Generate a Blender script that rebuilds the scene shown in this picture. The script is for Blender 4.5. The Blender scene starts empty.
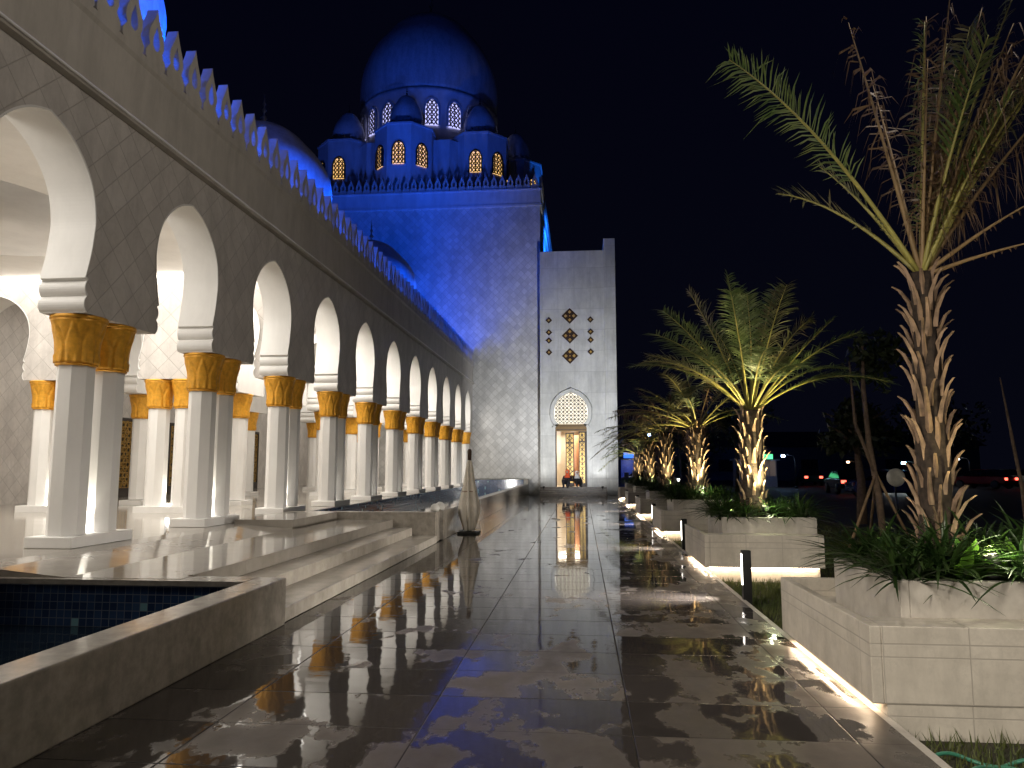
import bpy, bmesh, math, random
from mathutils import Vector, Matrix, noise
random.seed(7)
R = math.radians
PI = math.pi
scene = bpy.context.scene
COL = scene.collection
H = 1.55

# ------------------------------------------------------------------ helpers
class MB:
    """collects geometry, builds ONE mesh object"""
    def __init__(s): s.v = []; s.f = []; s.m = []; s.sm = []
    def add(s, vs, fs, mi=0, smooth=False, M=None):
        o = len(s.v)
        if M is not None: vs = [M @ Vector(v) for v in vs]
        s.v += [tuple(v) for v in vs]
        for f in fs:
            s.f.append([o + i for i in f]); s.m.append(mi); s.sm.append(smooth)
    def box(s, a, b, mi=0, M=None):
        x0, y0, z0 = a; x1, y1, z1 = b
        s.add([(x0,y0,z0),(x1,y0,z0),(x1,y1,z0),(x0,y1,z0),(x0,y0,z1),(x1,y0,z1),(x1,y1,z1),(x0,y1,z1)],
              [(3,2,1,0),(4,5,6,7),(0,1,5,4),(1,2,6,5),(2,3,7,6),(3,0,4,7)], mi, False, M)
    def quad(s, *p, mi=0): s.add(p, [tuple(range(len(p)))], mi)
    def lathe(s, prof, n=24, c=(0,0,0), mi=0, smooth=True, rot=0.0, rf=None, M=None):
        vs, fs = [], []
        for (r, z) in prof:
            for i in range(n):
                a = 2*PI*i/n + rot
                rr = r if rf is None else rf(r, z, a)
                vs.append((c[0]+rr*math.cos(a), c[1]+rr*math.sin(a), c[2]+z))
        k = len(prof)
        for j in range(k-1):
            for i in range(n):
                i2 = (i+1) % n
                fs.append((j*n+i, j*n+i2, (j+1)*n+i2, (j+1)*n+i))
        if prof[0][0] > 1e-4: fs.append(tuple(reversed(range(n))))
        if prof[-1][0] > 1e-4: fs.append(tuple((k-1)*n+i for i in range(n)))
        s.add(vs, fs, mi, smooth, M)
    def tube(s, pts, rad, n=8, mi=0, smooth=True, caps=True):
        pts = [Vector(p) for p in pts]
        if not isinstance(rad, (list, tuple)): rad = [rad]*len(pts)
        vs, fs = [], []
        up = Vector((0,0,1))
        for i, p in enumerate(pts):
            d = (pts[min(i+1, len(pts)-1)] - pts[max(i-1, 0)]).normalized()
            u = up if abs(d.dot(up)) < .95 else Vector((1,0,0))
            a = d.cross(u).normalized(); b = a.cross(d).normalized()
            for k in range(n):
                t = 2*PI*k/n
                vs.append(p + (a*math.cos(t) + b*math.sin(t))*rad[i])
        for i in range(len(pts)-1):
            for k in range(n):
                k2 = (k+1) % n
                fs.append((i*n+k, (i+1)*n+k, (i+1)*n+k2, i*n+k2))
        if caps:
            fs.append(tuple(range(n))); fs.append(tuple((len(pts)-1)*n+k for k in reversed(range(n))))
        s.add(vs, fs, mi, smooth)
    def prism(s, poly, axis, a, b, mi=0, M=None):
        """poly: 2D outline; axis: 'x' -> (a, p0, p1); 'y' -> (p0, a, p1); 'z' -> (p0,p1,a)"""
        def P(p, t):
            return {'x': (t, p[0], p[1]), 'y': (p[0], t, p[1]), 'z': (p[0], p[1], t)}[axis]
        n = len(poly)
        vs = [P(p, a) for p in poly] + [P(p, b) for p in poly]
        fs = [tuple(range(n)), tuple(reversed(range(n, 2*n)))]
        for i in range(n):
            j = (i+1) % n
            fs.append((j, i, n+i, n+j))
        s.add(vs, fs, mi, False, M)
    def mesh(s, name, mats):
        me = bpy.data.meshes.new(name)
        me.from_pydata(s.v, [], s.f)
        for m in (mats if isinstance(mats, (list, tuple)) else [mats]): me.materials.append(m)
        me.polygons.foreach_set('material_index', s.m)
        me.polygons.foreach_set('use_smooth', s.sm)
        me.update()
        return me
    def build(s, name, mats, parent=None, fix=True, bevel=0):
        me = s.mesh(name, mats)
        if fix:
            bm = bmesh.new(); bm.from_mesh(me)
            bmesh.ops.recalc_face_normals(bm, faces=bm.faces)
            bm.to_mesh(me); bm.free()
        o = bpy.data.objects.new(name, me); COL.objects.link(o)
        if parent is not None: o.parent = parent
        if bevel:
            b = o.modifiers.new('bevel', 'BEVEL'); b.width = bevel; b.segments = 2
            b.limit_method = 'ANGLE'; b.angle_limit = R(50); b.harden_normals = False
        return o

def link(name, me, parent=None):
    o = bpy.data.objects.new(name, me); COL.objects.link(o)
    if parent is not None: o.parent = parent
    return o
def tag(o, label=None, cat=None, group=None, kind=None):
    if label: o['label'] = label
    if cat: o['category'] = cat
    if group: o['group'] = group
    if kind: o['kind'] = kind
    return o
def thing(name, loc, label, cat, group=None, rz=0):
    o = bpy.data.objects.new(name, None); COL.objects.link(o)
    o.location = loc; o.rotation_euler = (0, 0, rz); o.empty_display_size = .2
    return tag(o, label, cat, group)
def kids(o): return [c for c in bpy.data.objects if c.parent == o]
def copy_tree(o, parent=None):
    c = o.copy(); COL.objects.link(c); c.parent = parent
    for ch in list(o.children): copy_tree(ch, c)
    return c

# ------------------------------------------------------------------ materials
def s2l(c): return tuple((x/255/12.92 if x/255 <= .04045 else ((x/255+.055)/1.055)**2.4) for x in c) + (1,)
class NT:
    def __init__(s, name):
        s.m = bpy.data.materials.new(name); s.m.use_nodes = True
        s.t = s.m.node_tree; s.b = s.t.nodes['Principled BSDF']
    def n(s, kind, **kw):
        x = s.t.nodes.new(kind)
        for k, v in kw.items(): setattr(x, k, v)
        return x
    def l(s, a, b): s.t.links.new(a, b)
    def set(s, **kw):
        for k, v in kw.items():
            s.b.inputs[k.replace('_', ' ')].default_value = v
    def math(s, op, a, b=None, c=None):
        x = s.n('ShaderNodeMath', operation=op)
        for i, v in enumerate((a, b, c)):
            if v is None: continue
            if isinstance(v, (int, float)): x.inputs[i].default_value = v
            else: s.l(v, x.inputs[i])
        return x.outputs[0]
    def coord(s, world=False):
        if world:
            g = s.n('ShaderNodeNewGeometry'); out = g.outputs['Position']
        else:
            tc = s.n('ShaderNodeTexCoord'); out = tc.outputs['Object']
        sep = s.n('ShaderNodeSeparateXYZ'); s.l(out, sep.inputs[0])
        return out, sep.outputs[0], sep.outputs[1], sep.outputs[2]
    def noise(s, vec, scale, detail=4, rough=.55):
        x = s.n('ShaderNodeTexNoise'); x.inputs['Scale'].default_value = scale
        x.inputs['Detail'].default_value = detail; x.inputs['Roughness'].default_value = rough
        s.l(vec, x.inputs['Vector']); return x.outputs['Fac']
    def ramp(s, fac, stops):
        x = s.n('ShaderNodeValToRGB'); e = x.color_ramp.elements
        while len(e) < len(stops): e.new(.5)
        for i, (p, c) in enumerate(stops):
            e[i].position = p; e[i].color = c if len(c) == 4 else tuple(c)+(1,)
        s.l(fac, x.inputs[0]); return x.outputs[0]
    def mix(s, fac, a, b):
        x = s.n('ShaderNodeMix', data_type='RGBA')
        if isinstance(fac, (int, float)): x.inputs[0].default_value = fac
        else: s.l(fac, x.inputs[0])
        for i, v in ((6, a), (7, b)):
            if isinstance(v, tuple): x.inputs[i].default_value = v if len(v) == 4 else v+(1,)
            else: s.l(v, x.inputs[i])
        return x.outputs[2]
    def line(s, coord, period, w, off=0.0):
        """1 in a joint of half width w (metres), 0 elsewhere"""
        a = s.math('DIVIDE', s.math('ADD', coord, off), period)
        d = s.math('MULTIPLY', s.math('PINGPONG', a, .5), period)
        mr = s.n('ShaderNodeMapRange'); s.l(d, mr.inputs[0])
        mr.inputs[1].default_value = w*.5; mr.inputs[2].default_value = w*1.3
        mr.inputs[3].default_value = 1; mr.inputs[4].default_value = 0
        return mr.outputs[0]
    def bump(s, h, strength=.3, dist=.01, normal=None):
        x = s.n('ShaderNodeBump'); x.inputs['Strength'].default_value = strength
        x.inputs['Distance'].default_value = dist; s.l(h, x.inputs['Height'])
        if normal is not None: s.l(normal, x.inputs['Normal'])
        return x.outputs[0]

def stone(name, col, col2=None, rough=.5, nscale=3, bumpd=.002, lines=None, linecol=None, spec=.5, veins=False, tilevar=0, stain=.16):
    """lines: list of (kind, period, width, off) with kind in x y z dp dm"""
    t = NT(name); vec, x, y, z = t.coord(world=True)
    f = t.noise(vec, nscale, 6, .65)
    c = t.ramp(f, [(.35, col), (.65, col2 or tuple(v*.82 for v in col[:3]))])
    if veins:
        f2 = t.noise(vec, 1.3, 9, .75)
        v = t.ramp(f2, [(.47, (0,0,0)), (.5, (1,1,1)), (.53, (0,0,0))])
        c = t.mix(t.math('MULTIPLY', v, .18), c, tuple(v_*.55 for v_ in col[:3]))
    mp = t.n('ShaderNodeMapping'); mp.inputs['Scale'].default_value = (2.2, 2.2, .45); t.l(vec, mp.inputs[0])
    sf = t.noise(mp.outputs[0], 1.1, 8, .72)
    hs0 = t.n('ShaderNodeHueSaturation'); t.l(c, hs0.inputs['Color'])
    mr0 = t.n('ShaderNodeMapRange'); t.l(sf, mr0.inputs[0]); mr0.inputs[1].default_value = .38; mr0.inputs[2].default_value = .56
    mr0.inputs[3].default_value = 1-stain; mr0.inputs[4].default_value = 1.0
    t.l(mr0.outputs[0], hs0.inputs['Value']); c = hs0.outputs[0]
    fine = t.noise(vec, 60, 3, .6)
    t.l(t.math('ADD', t.math('MULTIPLY', f, .25), rough-.12), t.b.inputs['Roughness'])
    h = t.math('MULTIPLY', fine, .15)
    if lines:
        s_ = None
        for kind, per, w, off in lines:
            src = {'x': x, 'y': y, 'z': z}.get(kind)
            if kind in ('dp', 'dm'):
                xy = t.math('ADD', x, y)
                src = t.math('MULTIPLY', t.math('ADD' if kind == 'dp' else 'SUBTRACT', xy, z), .70711)
            L = t.line(src, per, w, off)
            s_ = L if s_ is None else t.math('MAXIMUM', s_, L)
        c = t.mix(s_, c, linecol or tuple(v*.45 for v in col[:3]))
        h = t.math('SUBTRACT', h, s_)
    if tilevar and lines:
        ids = []
        for kind, per, w, off in lines[:2]:
            src = {'x': t.math('ADD', x, y) if kind == 'x' else x, 'y': y, 'z': z}.get(kind)
            if kind in ('dp', 'dm'):
                src = t.math('MULTIPLY', t.math('ADD' if kind == 'dp' else 'SUBTRACT', t.math('ADD', x, y), z), .70711)
            ids.append(t.math('FLOOR', t.math('DIVIDE', t.math('ADD', src, off), per)))
        cb = t.n('ShaderNodeCombineXYZ'); t.l(ids[0], cb.inputs[0]); t.l(ids[1], cb.inputs[1])
        wn = t.n('ShaderNodeTexWhiteNoise', noise_dimensions='3D'); t.l(cb.outputs[0], wn.inputs[0])
        hs = t.n('ShaderNodeHueSaturation'); t.l(c, hs.inputs['Color'])
        t.l(t.math('ADD', t.math('MULTIPLY', wn.outputs['Value'], tilevar), 1-tilevar*.5), hs.inputs['Value']); c = hs.outputs[0]
    t.l(c, t.b.inputs['Base Color'])
    t.l(t.bump(h, .6, bumpd), t.b.inputs['Normal'])
    t.set(Specular_IOR_Level=spec)
    return t.m
def plain(name, col, rough=.5, metal=0, nscale=8, var=.15, bump=.0, spec=.5):
    t = NT(name); vec, x, y, z = t.coord()
    f = t.noise(vec, nscale, 4)
    lo = tuple(v*(1-var) for v in col[:3]); hi = tuple(min(1, v*(1+var)) for v in col[:3])
    t.l(t.ramp(f, [(.3, lo), (.7, hi)]), t.b.inputs['Base Color'])
    t.set(Roughness=rough, Metallic=metal, Specular_IOR_Level=spec)
    if bump: t.l(t.bump(f, .5, bump), t.b.inputs['Normal'])
    return t.m
def glow(name, col, st, base=(.8,.8,.8,1)):
    t = NT(name); t.set(Base_Color=base, Emission_Color=col if len(col) == 4 else col+(1,), Emission_Strength=st)
    return t.m

M = {}
# facade stone with sunk joints in a diamond lattice
M['lattice_stone'] = stone('lattice_stone', (.60,.56,.52), (.54,.50,.465), rough=.5, nscale=2, bumpd=.008,
        lines=[('dp', .353, .0065, .1), ('dm', .353, .0065, .04)], linecol=(.40,.37,.34), veins=True, tilevar=.12)
M['tower_stone'] = stone('tower_stone', (.66,.65,.63), (.56,.55,.53), rough=.5, nscale=1.2, bumpd=.01,
        lines=[('dp', .30, .009, 0), ('dm', .30, .009, .1)], linecol=(.40,.39,.37), veins=True, tilevar=.24)
M['cornice'] = stone('cornice_stone', (.55,.51,.46), (.49,.455,.41), rough=.55, nscale=1.5, bumpd=.003)
M['slab'] = stone('slab_marble', (.63,.63,.60), (.52,.52,.50), rough=.35, nscale=1.1, bumpd=.003,
        lines=[('z', 1.2, .008, .3), ('x', .92, .006, .35)], linecol=(.36,.36,.35), veins=True, tilevar=.16)
M['white'] = stone('white_plaster', (.80,.78,.75), (.77,.75,.72), rough=.55, nscale=2, bumpd=.0008, stain=.05)
M['white_floor'] = None
M['coping'] = stone('coping_stone', (.37,.335,.285), (.25,.225,.19), rough=.14, nscale=7, bumpd=.0015, veins=True)
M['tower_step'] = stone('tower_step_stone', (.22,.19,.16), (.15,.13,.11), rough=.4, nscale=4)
M['step_stone'] = stone('step_stone', (.52,.475,.41), (.40,.365,.31), rough=.2, nscale=5, bumpd=.001)
M['planter'] = stone('planter_stone', (.66,.605,.52), (.56,.51,.435), rough=.5, nscale=5, bumpd=.002,
        lines=[('x', .52, .004, .2), ('z', .36, .005, -.08), ('z', .36, .004, -.0), ('y', 1.3, .004, 0)], linecol=(.42,.38,.33), veins=True, tilevar=.10)
M['planter_top'] = stone('planter_rim_stone', (.60,.56,.50), (.48,.44,.39), rough=.4, nscale=6, bumpd=.002)
M['gold'] = plain('gold_paint', (.74,.36,.035), rough=.42, metal=.25, nscale=14, var=.18, bump=.002)
M['gold_dark'] = plain('bronze_lattice', (.42,.26,.07), rough=.4, metal=.6, nscale=20, var=.3)
M['dark_frame'] = plain('dark_bronze_frame', (.035,.025,.02), rough=.4, metal=.3)
M['brown_inlay'] = plain('brown_inlay', (.05,.028,.015), rough=.35)
M['gold_inlay'] = plain('gold_inlay', (.65,.42,.12), rough=.35, metal=.4)
M['dome'] = stone('dome_mosaic', (.62,.62,.62), (.50,.50,.50), rough=.45, nscale=9, bumpd=.004, stain=.25)
M['upper'] = stone('upper_render', (.66,.66,.66), (.58,.58,.58), rough=.6, nscale=1.5, bumpd=.002)
M['black'] = plain('black_metal', (.02,.02,.02), rough=.45, metal=.2)
M['soil'] = plain('soil', (.035,.025,.017), rough=.9, nscale=30, var=.5, bump=.02)
M['metal'] = plain('finial_metal', (.45,.42,.35), rough=.3, metal=.8)
M['led'] = glow('warm_led', (1.0,.76,.52), 26)
M['lamp_warm'] = glow('warm_lamp_glass', (1.0,.86,.55), 60)
M['lamp_white'] = glow('white_lamp_glass', (1.0,.97,.9), 40)
M['cove'] = glow('cove_light', (1.0,.93,.82), 5)

# polished floor under the arcade
def floor_mat():
    t = NT('polished_marble'); vec, x, y, z = t.coord(world=True)
    f = t.noise(vec, 1.8, 7, .7)
    c = t.ramp(f, [(.35, (.36,.325,.28)), (.65, (.26,.235,.20))])
    j = t.math('MAXIMUM', t.line(x, .8, .003, .1), t.line(y, .8, .003, .3))
    t.l(t.mix(j, c, (.25,.22,.19)), t.b.inputs['Base Color'])
    r = t.noise(vec, 3.5, 3)
    t.l(t.math('ADD', t.math('MULTIPLY', r, .10), .05), t.b.inputs['Roughness'])
    t.l(t.bump(t.noise(vec, 2.2, 2), .25, .006), t.b.inputs['Normal'])
    return t.m
M['white_floor'] = floor_mat()

# wet paving : large slabs, mirror puddles with ragged edges
def paving_mat():
    t = NT('wet_paving'); vec, x, y, z = t.coord(world=True)
    # stretch noise domain
    mp = t.n('ShaderNodeMapping'); mp.inputs['Scale'].default_value = (1, .62, 1); t.l(vec, mp.inputs[0])
    mv = mp.outputs[0]
    # tile id tone
    tx = t.math('FLOOR', t.math('DIVIDE', t.math('ADD', x, .98), 1.26))
    ty = t.math('FLOOR', t.math('DIVIDE', t.math('ADD', y, -.06), .64))
    cmb = t.n('ShaderNodeCombineXYZ'); t.l(tx, cmb.inputs[0]); t.l(ty, cmb.inputs[1])
    wn = t.n('ShaderNodeTexWhiteNoise', noise_dimensions='3D'); t.l(cmb.outputs[0], wn.inputs[0])
    tile = wn.outputs['Value']
    n1 = t.noise(vec, 9, 8, .7)
    n0 = t.noise(mv, 2.1, 6, .58)
    n2 = t.noise(mv, .8, 5, .6)
    base = t.ramp(t.math('ADD', t.math('MULTIPLY', n1, .7), t.math('MULTIPLY', tile, .3)),
                  [(.3, (.128,.110,.096)), (.75, (.076,.066,.058))])
    jl = t.math('MAXIMUM', t.line(x, 1.26, .0055, .98), t.line(y, 1.28, .0055, -.06))
    jl2 = t.line(y, 1.28, .0045, .58)
    jl = t.math('MAXIMUM', jl, t.math('MULTIPLY', jl2, .8))
    # water depth field: noise + slab slope + further away more standing water
    far = t.n('ShaderNodeMapRange'); t.l(y, far.inputs[0])
    far.inputs[1].default_value = 4.0; far.inputs[2].default_value = 11
    far.inputs[3].default_value = -.004; far.inputs[4].default_value = .085
    wat = t.math('ADD', t.math('ADD', t.math('MULTIPLY', n0, .62), t.math('MULTIPLY', n2, .38)), far.outputs[0])
    wat = t.math('ADD', wat, t.math('MULTIPLY', t.math('SUBTRACT', tile, .5), .075))
    edge = t.n('ShaderNodeMapRange'); t.l(x, edge.inputs[0])
    lft = t.n('ShaderNodeMapRange'); t.l(x, lft.inputs[0]); lft.inputs[1].default_value = -2.4; lft.inputs[2].default_value = -.6; lft.inputs[3].default_value = .035; lft.inputs[4].default_value = 0
    wat = t.math('ADD', wat, lft.outputs[0])
    edge.inputs[1].default_value = 1.0; edge.inputs[2].default_value = 1.5; edge.inputs[3].default_value = 0; edge.inputs[4].default_value = .075
    wat = t.math('SUBTRACT', wat, edge.outputs[0])
    mr = t.n('ShaderNodeMapRange'); mr.interpolation_type = 'SMOOTHSTEP'; t.l(wat, mr.inputs[0])
    mr.inputs[1].default_value = .484; mr.inputs[2].default_value = .516
    W = mr.outputs[0]
    damp = t.n('ShaderNodeMapRange'); t.l(wat, damp.inputs[0])
    damp.inputs[1].default_value = .40; damp.inputs[2].default_value = .50
    wetcol = t.mix(1.0, base, base)
    dark = t.n('ShaderNodeMix', data_type='RGBA', blend_type='MULTIPLY'); dark.inputs[0].default_value = 1
    t.l(base, dark.inputs[6]); dark.inputs[7].default_value = (.50,.50,.52,1)
    c = t.mix(W, base, dark.outputs[2])
    c = t.mix(jl, c, (.012,.010,.009))
    t.l(c, t.b.inputs['Base Color'])
    dryr = t.math('SUBTRACT', .50, t.math('MULTIPLY', damp.outputs[0], .20))
    rmix = t.n('ShaderNodeMix', data_type='FLOAT'); t.l(W, rmix.inputs[0]); t.l(dryr, rmix.inputs[2]); t.l(t.math('ADD', t.math('MULTIPLY', n1, .06), .012), rmix.inputs[3])
    t.l(t.math('MAXIMUM', rmix.outputs[0], t.math('MULTIPLY', jl, .6)), t.b.inputs['Roughness'])
    # bump : grain only when dry, faint ripples when wet
    grain = t.math('MULTIPLY', t.noise(vec, 55, 4, .7), t.math('SUBTRACT', 1.0, W))
    rip = t.math('MULTIPLY', t.noise(vec, 4.5, 2, .5), .55)
    h = t.math('ADD', t.math('MULTIPLY', grain, .35), rip)
    h = t.math('ADD', h, t.math('MULTIPLY', W, .25))
    h = t.math('SUBTRACT', h, t.math('MULTIPLY', jl, .8))
    t.l(t.bump(h, .36, .0048), t.b.inputs['Normal'])
    t.set(IOR=1.38, Specular_IOR_Level=.42)
    return t.m
M['paving'] = paving_mat()

def mosaic_mat():
    t = NT('blue_mosaic'); vec, x, y, z = t.coord(world=True)
    per = .078
    u = t.math('ADD', x, y)
    cx = t.math('FLOOR', t.math('DIVIDE', u, per)); cz = t.math('FLOOR', t.math('DIVIDE', z, per))
    cmb = t.n('ShaderNodeCombineXYZ'); t.l(cx, cmb.inputs[0]); t.l(cz, cmb.inputs[1])
    wn = t.n('ShaderNodeTexWhiteNoise', noise_dimensions='3D'); t.l(cmb.outputs[0], wn.inputs[0])
    c = t.ramp(wn.outputs['Value'], [(0, (.022,.042,.10)), (.5, (.032,.062,.14)), (.90, (.05,.09,.18)), (.93, (.20,.38,.42))])
    c.node.color_ramp.interpolation = 'CONSTANT'
    j = t.math('MAXIMUM', t.line(u, per, .0035), t.line(z, per, .0035))
    t.l(t.mix(j, c, (.16,.18,.22)), t.b.inputs['Base Color'])
    t.set(Roughness=.12); t.l(t.bump(t.math('SUBTRACT', 1.0, j), .4, .002), t.b.inputs['Normal'])
    return t.m
M['mosaic'] = mosaic_mat()
def water_mat():
    t = NT('pool_water'); vec, x, y, z = t.coord(world=True)
    t.set(Base_Color=(.006,.010,.016,1), Roughness=.02, IOR=1.33)
    t.l(t.bump(t.noise(vec, 5, 3), .35, .006), t.b.inputs['Normal'])
    return t.m
M['water'] = water_mat()
def ground_mat():
    t = NT('garden_soil'); vec, x, y, z = t.coord(world=True)
    f = t.noise(vec, 1.2, 8, .7)
    t.l(t.ramp(f, [(.35, (.028,.035,.014)), (.6, (.05,.042,.028)), (.75, (.07,.055,.04))]), t.b.inputs['Base Color'])
    t.set(Roughness=.9); t.l(t.bump(t.noise(vec, 25, 6, .75), .8, .03), t.b.inputs['Normal'])
    return t.m
M['ground'] = ground_mat()
M['asphalt'] = plain('asphalt', (.035,.035,.037), rough=.7, nscale=12, var=.25, bump=.004)

def leaf_mat(name, a, b, rough=.45, scale=3, trans=.25):
    t = NT(name); vec, x, y, z = t.coord()
    f = t.noise(vec, scale, 3)
    c = t.ramp(f, [(.35, a), (.68, b)])
    t.l(c, t.b.inputs['Base Color']); t.set(Roughness=rough)
    tr = t.n('ShaderNodeBsdfTranslucent'); t.l(c, tr.inputs[0])
    mx = t.n('ShaderNodeMixShader'); mx.inputs[0].default_value = trans
    out = t.t.nodes['Material Output']
    t.l(t.b.outputs[0], mx.inputs[1]); t.l(tr.outputs[0], mx.inputs[2]); t.l(mx.outputs[0], out.inputs[0])
    return t.m
M['frond'] = leaf_mat('palm_green', (.075,.125,.035), (.16,.20,.07))
M['frond_dull'] = leaf_mat('palm_olive', (.10,.115,.05), (.18,.155,.08))
M['frond_dead'] = leaf_mat('palm_dead', (.11,.065,.038), (.19,.12,.07))
M['rachis'] = plain('palm_rachis', (.30,.27,.07), rough=.5, var=.2)
M['rachis_dead'] = plain('palm_rachis_dead', (.26,.17,.08), rough=.6, var=.2)
M['trunk'] = plain('palm_fibre', (.035,.023,.016), rough=.9, nscale=25, var=.5, bump=.02)
M['stub'] = plain('palm_leaf_base', (.25,.165,.105), rough=.75, nscale=9, var=.55, bump=.005)
M['strap'] = leaf_mat('strap_leaf', (.018,.042,.011), (.045,.085,.02), rough=.35, scale=5)
M['broad'] = leaf_mat('broad_leaf', (.10,.24,.03), (.20,.38,.05), rough=.35, scale=5, trans=.35)
M['grass'] = leaf_mat('grass_blade', (.06,.09,.02), (.13,.14,.04), rough=.5, scale=2)
M['bush'] = leaf_mat('tree_leaf', (.02,.035,.013), (.05,.065,.025), rough=.5, scale=1.5)
M['bark'] = plain('bark', (.16,.11,.075), rough=.9, nscale=14, var=.35, bump=.01)
M['stake'] = plain('timber_stake', (.30,.20,.11), rough=.8, nscale=10, var=.25)

# ------------------------------------------------------------------ camera
cd = bpy.data.cameras.new('camera'); cam = bpy.data.objects.new('camera', cd); COL.objects.link(cam)
cd.sensor_width = 36; cd.lens = 740/1024*36; cd.clip_end = 2000; cd.clip_start = .05
cam.location = (0, 0, H); cam.rotation_euler = (R(90+6.3997), 0, R(5.3703))
scene.camera = cam

# ------------------------------------------------------------------ ground sheets
m = MB(); m.box((-400,-60,-.5), (400,500,-.14)); tag(m.build('ground', M['ground']), 'dark garden ground beyond the promenade', 'ground', kind='structure')
m = MB(); m.box((-2.97,-6,-.139), (1.84,42.5,0)); tag(m.build('path', M['paving']), 'wet dark stone promenade with puddles and slab joints', 'path', kind='structure')
m = MB(); m.box((7.5,-10,-.135), (300,140,-.11)); tag(m.build('road', M['asphalt']), 'dark parking lane beyond the garden', 'road', kind='structure')

# arcade terrace (floor), with pool basin cut out: built from butted slabs
FZ = .55
m = MB()
# sloping landing between pool and arcade
def slope_slab(m, y0, y1, xa, za, xb, zb, bot=-.13):
    m.add([(xa,y0,za),(xb,y0,zb),(xb,y1,zb),(xa,y1,za),(xa,y0,bot),(xb,y0,bot),(xb,y1,bot),(xa,y1,bot)],
          [(0,1,2,3),(7,6,5,4),(0,4,5,1),(1,5,6,2),(2,6,7,3),(3,7,4,0)])
m.box((-17,-4,-.13), (-6.2,42.2,FZ))
slope_slab(m, -4, 12.9, -6.2, FZ, -5.9, .535)
slope_slab(m, 7.08, 12.9, -5.9, .535, -5.12, .46)
m.box((-6.2,12.9,-.13), (-5.12,15.3,.618))
tag(m.build('terrace_floor', M['white_floor'], fix=True), 'polished pale marble floor of the arcade', 'floor', kind='structure')
m = MB()
m.box((-5.12,7.08,-.13), (-3.925,15.3,.46)); 
tag(m.build('landing_floor', M['white_floor']), 'polished landing between steps and arcade', 'floor', kind='structure')

# steps : one flight
st = thing('entrance_steps', (-3.4, 11, 0), 'pale stone flight of three low steps between the two pools', 'steps')
def at(o, loc):
    # the parts are modelled in world metres: undo the thing's own offset once
    if o.parent is not None and o.parent.parent is None: o.matrix_parent_inverse = Matrix.Translation(-Vector(loc))
    return o
for (xa, xb, zt) in ((-3.50, -2.98, .15), (-3.92, -3.50, .31)):
    m = MB(); m.box((xa, 7.32, 0.001), (xb, 15.24, zt)); 
    at(m.build('step', M['step_stone'], st, bevel=.012), st.location)
m = MB(); m.box((-3.98, 7.31, .461), (-3.915, 15.25, .468)); at(m.build('nosing', M['coping'], st), st.location)

# near pool
pl = thing('pool', (-4.5, 3, 0), 'nearest pool with blue mosaic walls and a pale stone rim', 'pool')
m = MB()
m.box((-3.24,-5,0), (-2.94,7.30,.455)); 
at(m.build('rim_wall', M['coping'], pl, bevel=.012), pl.location)
m = MB(); m.box((-5.9,7.03,-.1), (-3.24,7.08,.405)); m.box((-5.9,-5,-.1), (-5.85,7.03,.53)); m.box((-3.29,-5,-.1), (-3.241,7.03,.40)); m.box((-5.85,-5,-.13), (-3.29,7.03,-.11))
at(m.build('mosaic_lining', M['mosaic'], pl), pl.location)
m = MB(); m.box((-5.9,6.98,.406), (-3.241,7.08,.457)); m.box((-3.98,7.081,.2), (-3.241,7.31,.457))
at(m.build('far_coping', M['coping'], pl), pl.location)
m = MB(); m.quad((-5.85,-5,.0),(-3.29,-5,.0),(-3.29,7.03,.0),(-5.85,7.03,.0)); 
o = m.build('pool_surface', M['water'], pl); at(o, pl.location)

# second pool
p2 = thing('pool', (-4.6, 28, 0), 'long far pool in front of the arcade ending at the blue wall', 'pool')
m = MB(); m.box((-3.24,15.95,0), (-2.97,41.4,.62)); m.box((-6.2,15.3,0), (-3.02,15.5,.62)); m.box((-3.24,15.5,0), (-3.02,15.72,.62))
at(m.build('rim_wall', M['coping'], p2, bevel=.012), p2.location)
m = MB(); m.box((-6.2,41.3,-.1), (-3.24,41.4,.85)); m.box((-6.2,15.5,-.1), (-6.15,41.3,.54)); m.box((-3.29,15.5,-.1), (-3.241,41.3,.58)); m.box((-6.15,15.5,-.13), (-3.29,41.3,-.1))
at(m.build('mosaic_lining', M['mosaic'], p2), p2.location)
m = MB(); m.box((-6.2,41.4,.0), (-3.0,42.18,.87)); at(m.build('end_ledge', M['coping'], p2), p2.location)
m = MB(); m.quad((-6.15,15.5,.22),(-3.29,15.5,.22),(-3.29,41.3,.22),(-6.15,41.3,.22)); at(m.build('pool_surface', M['water'], p2), p2.location)

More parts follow.
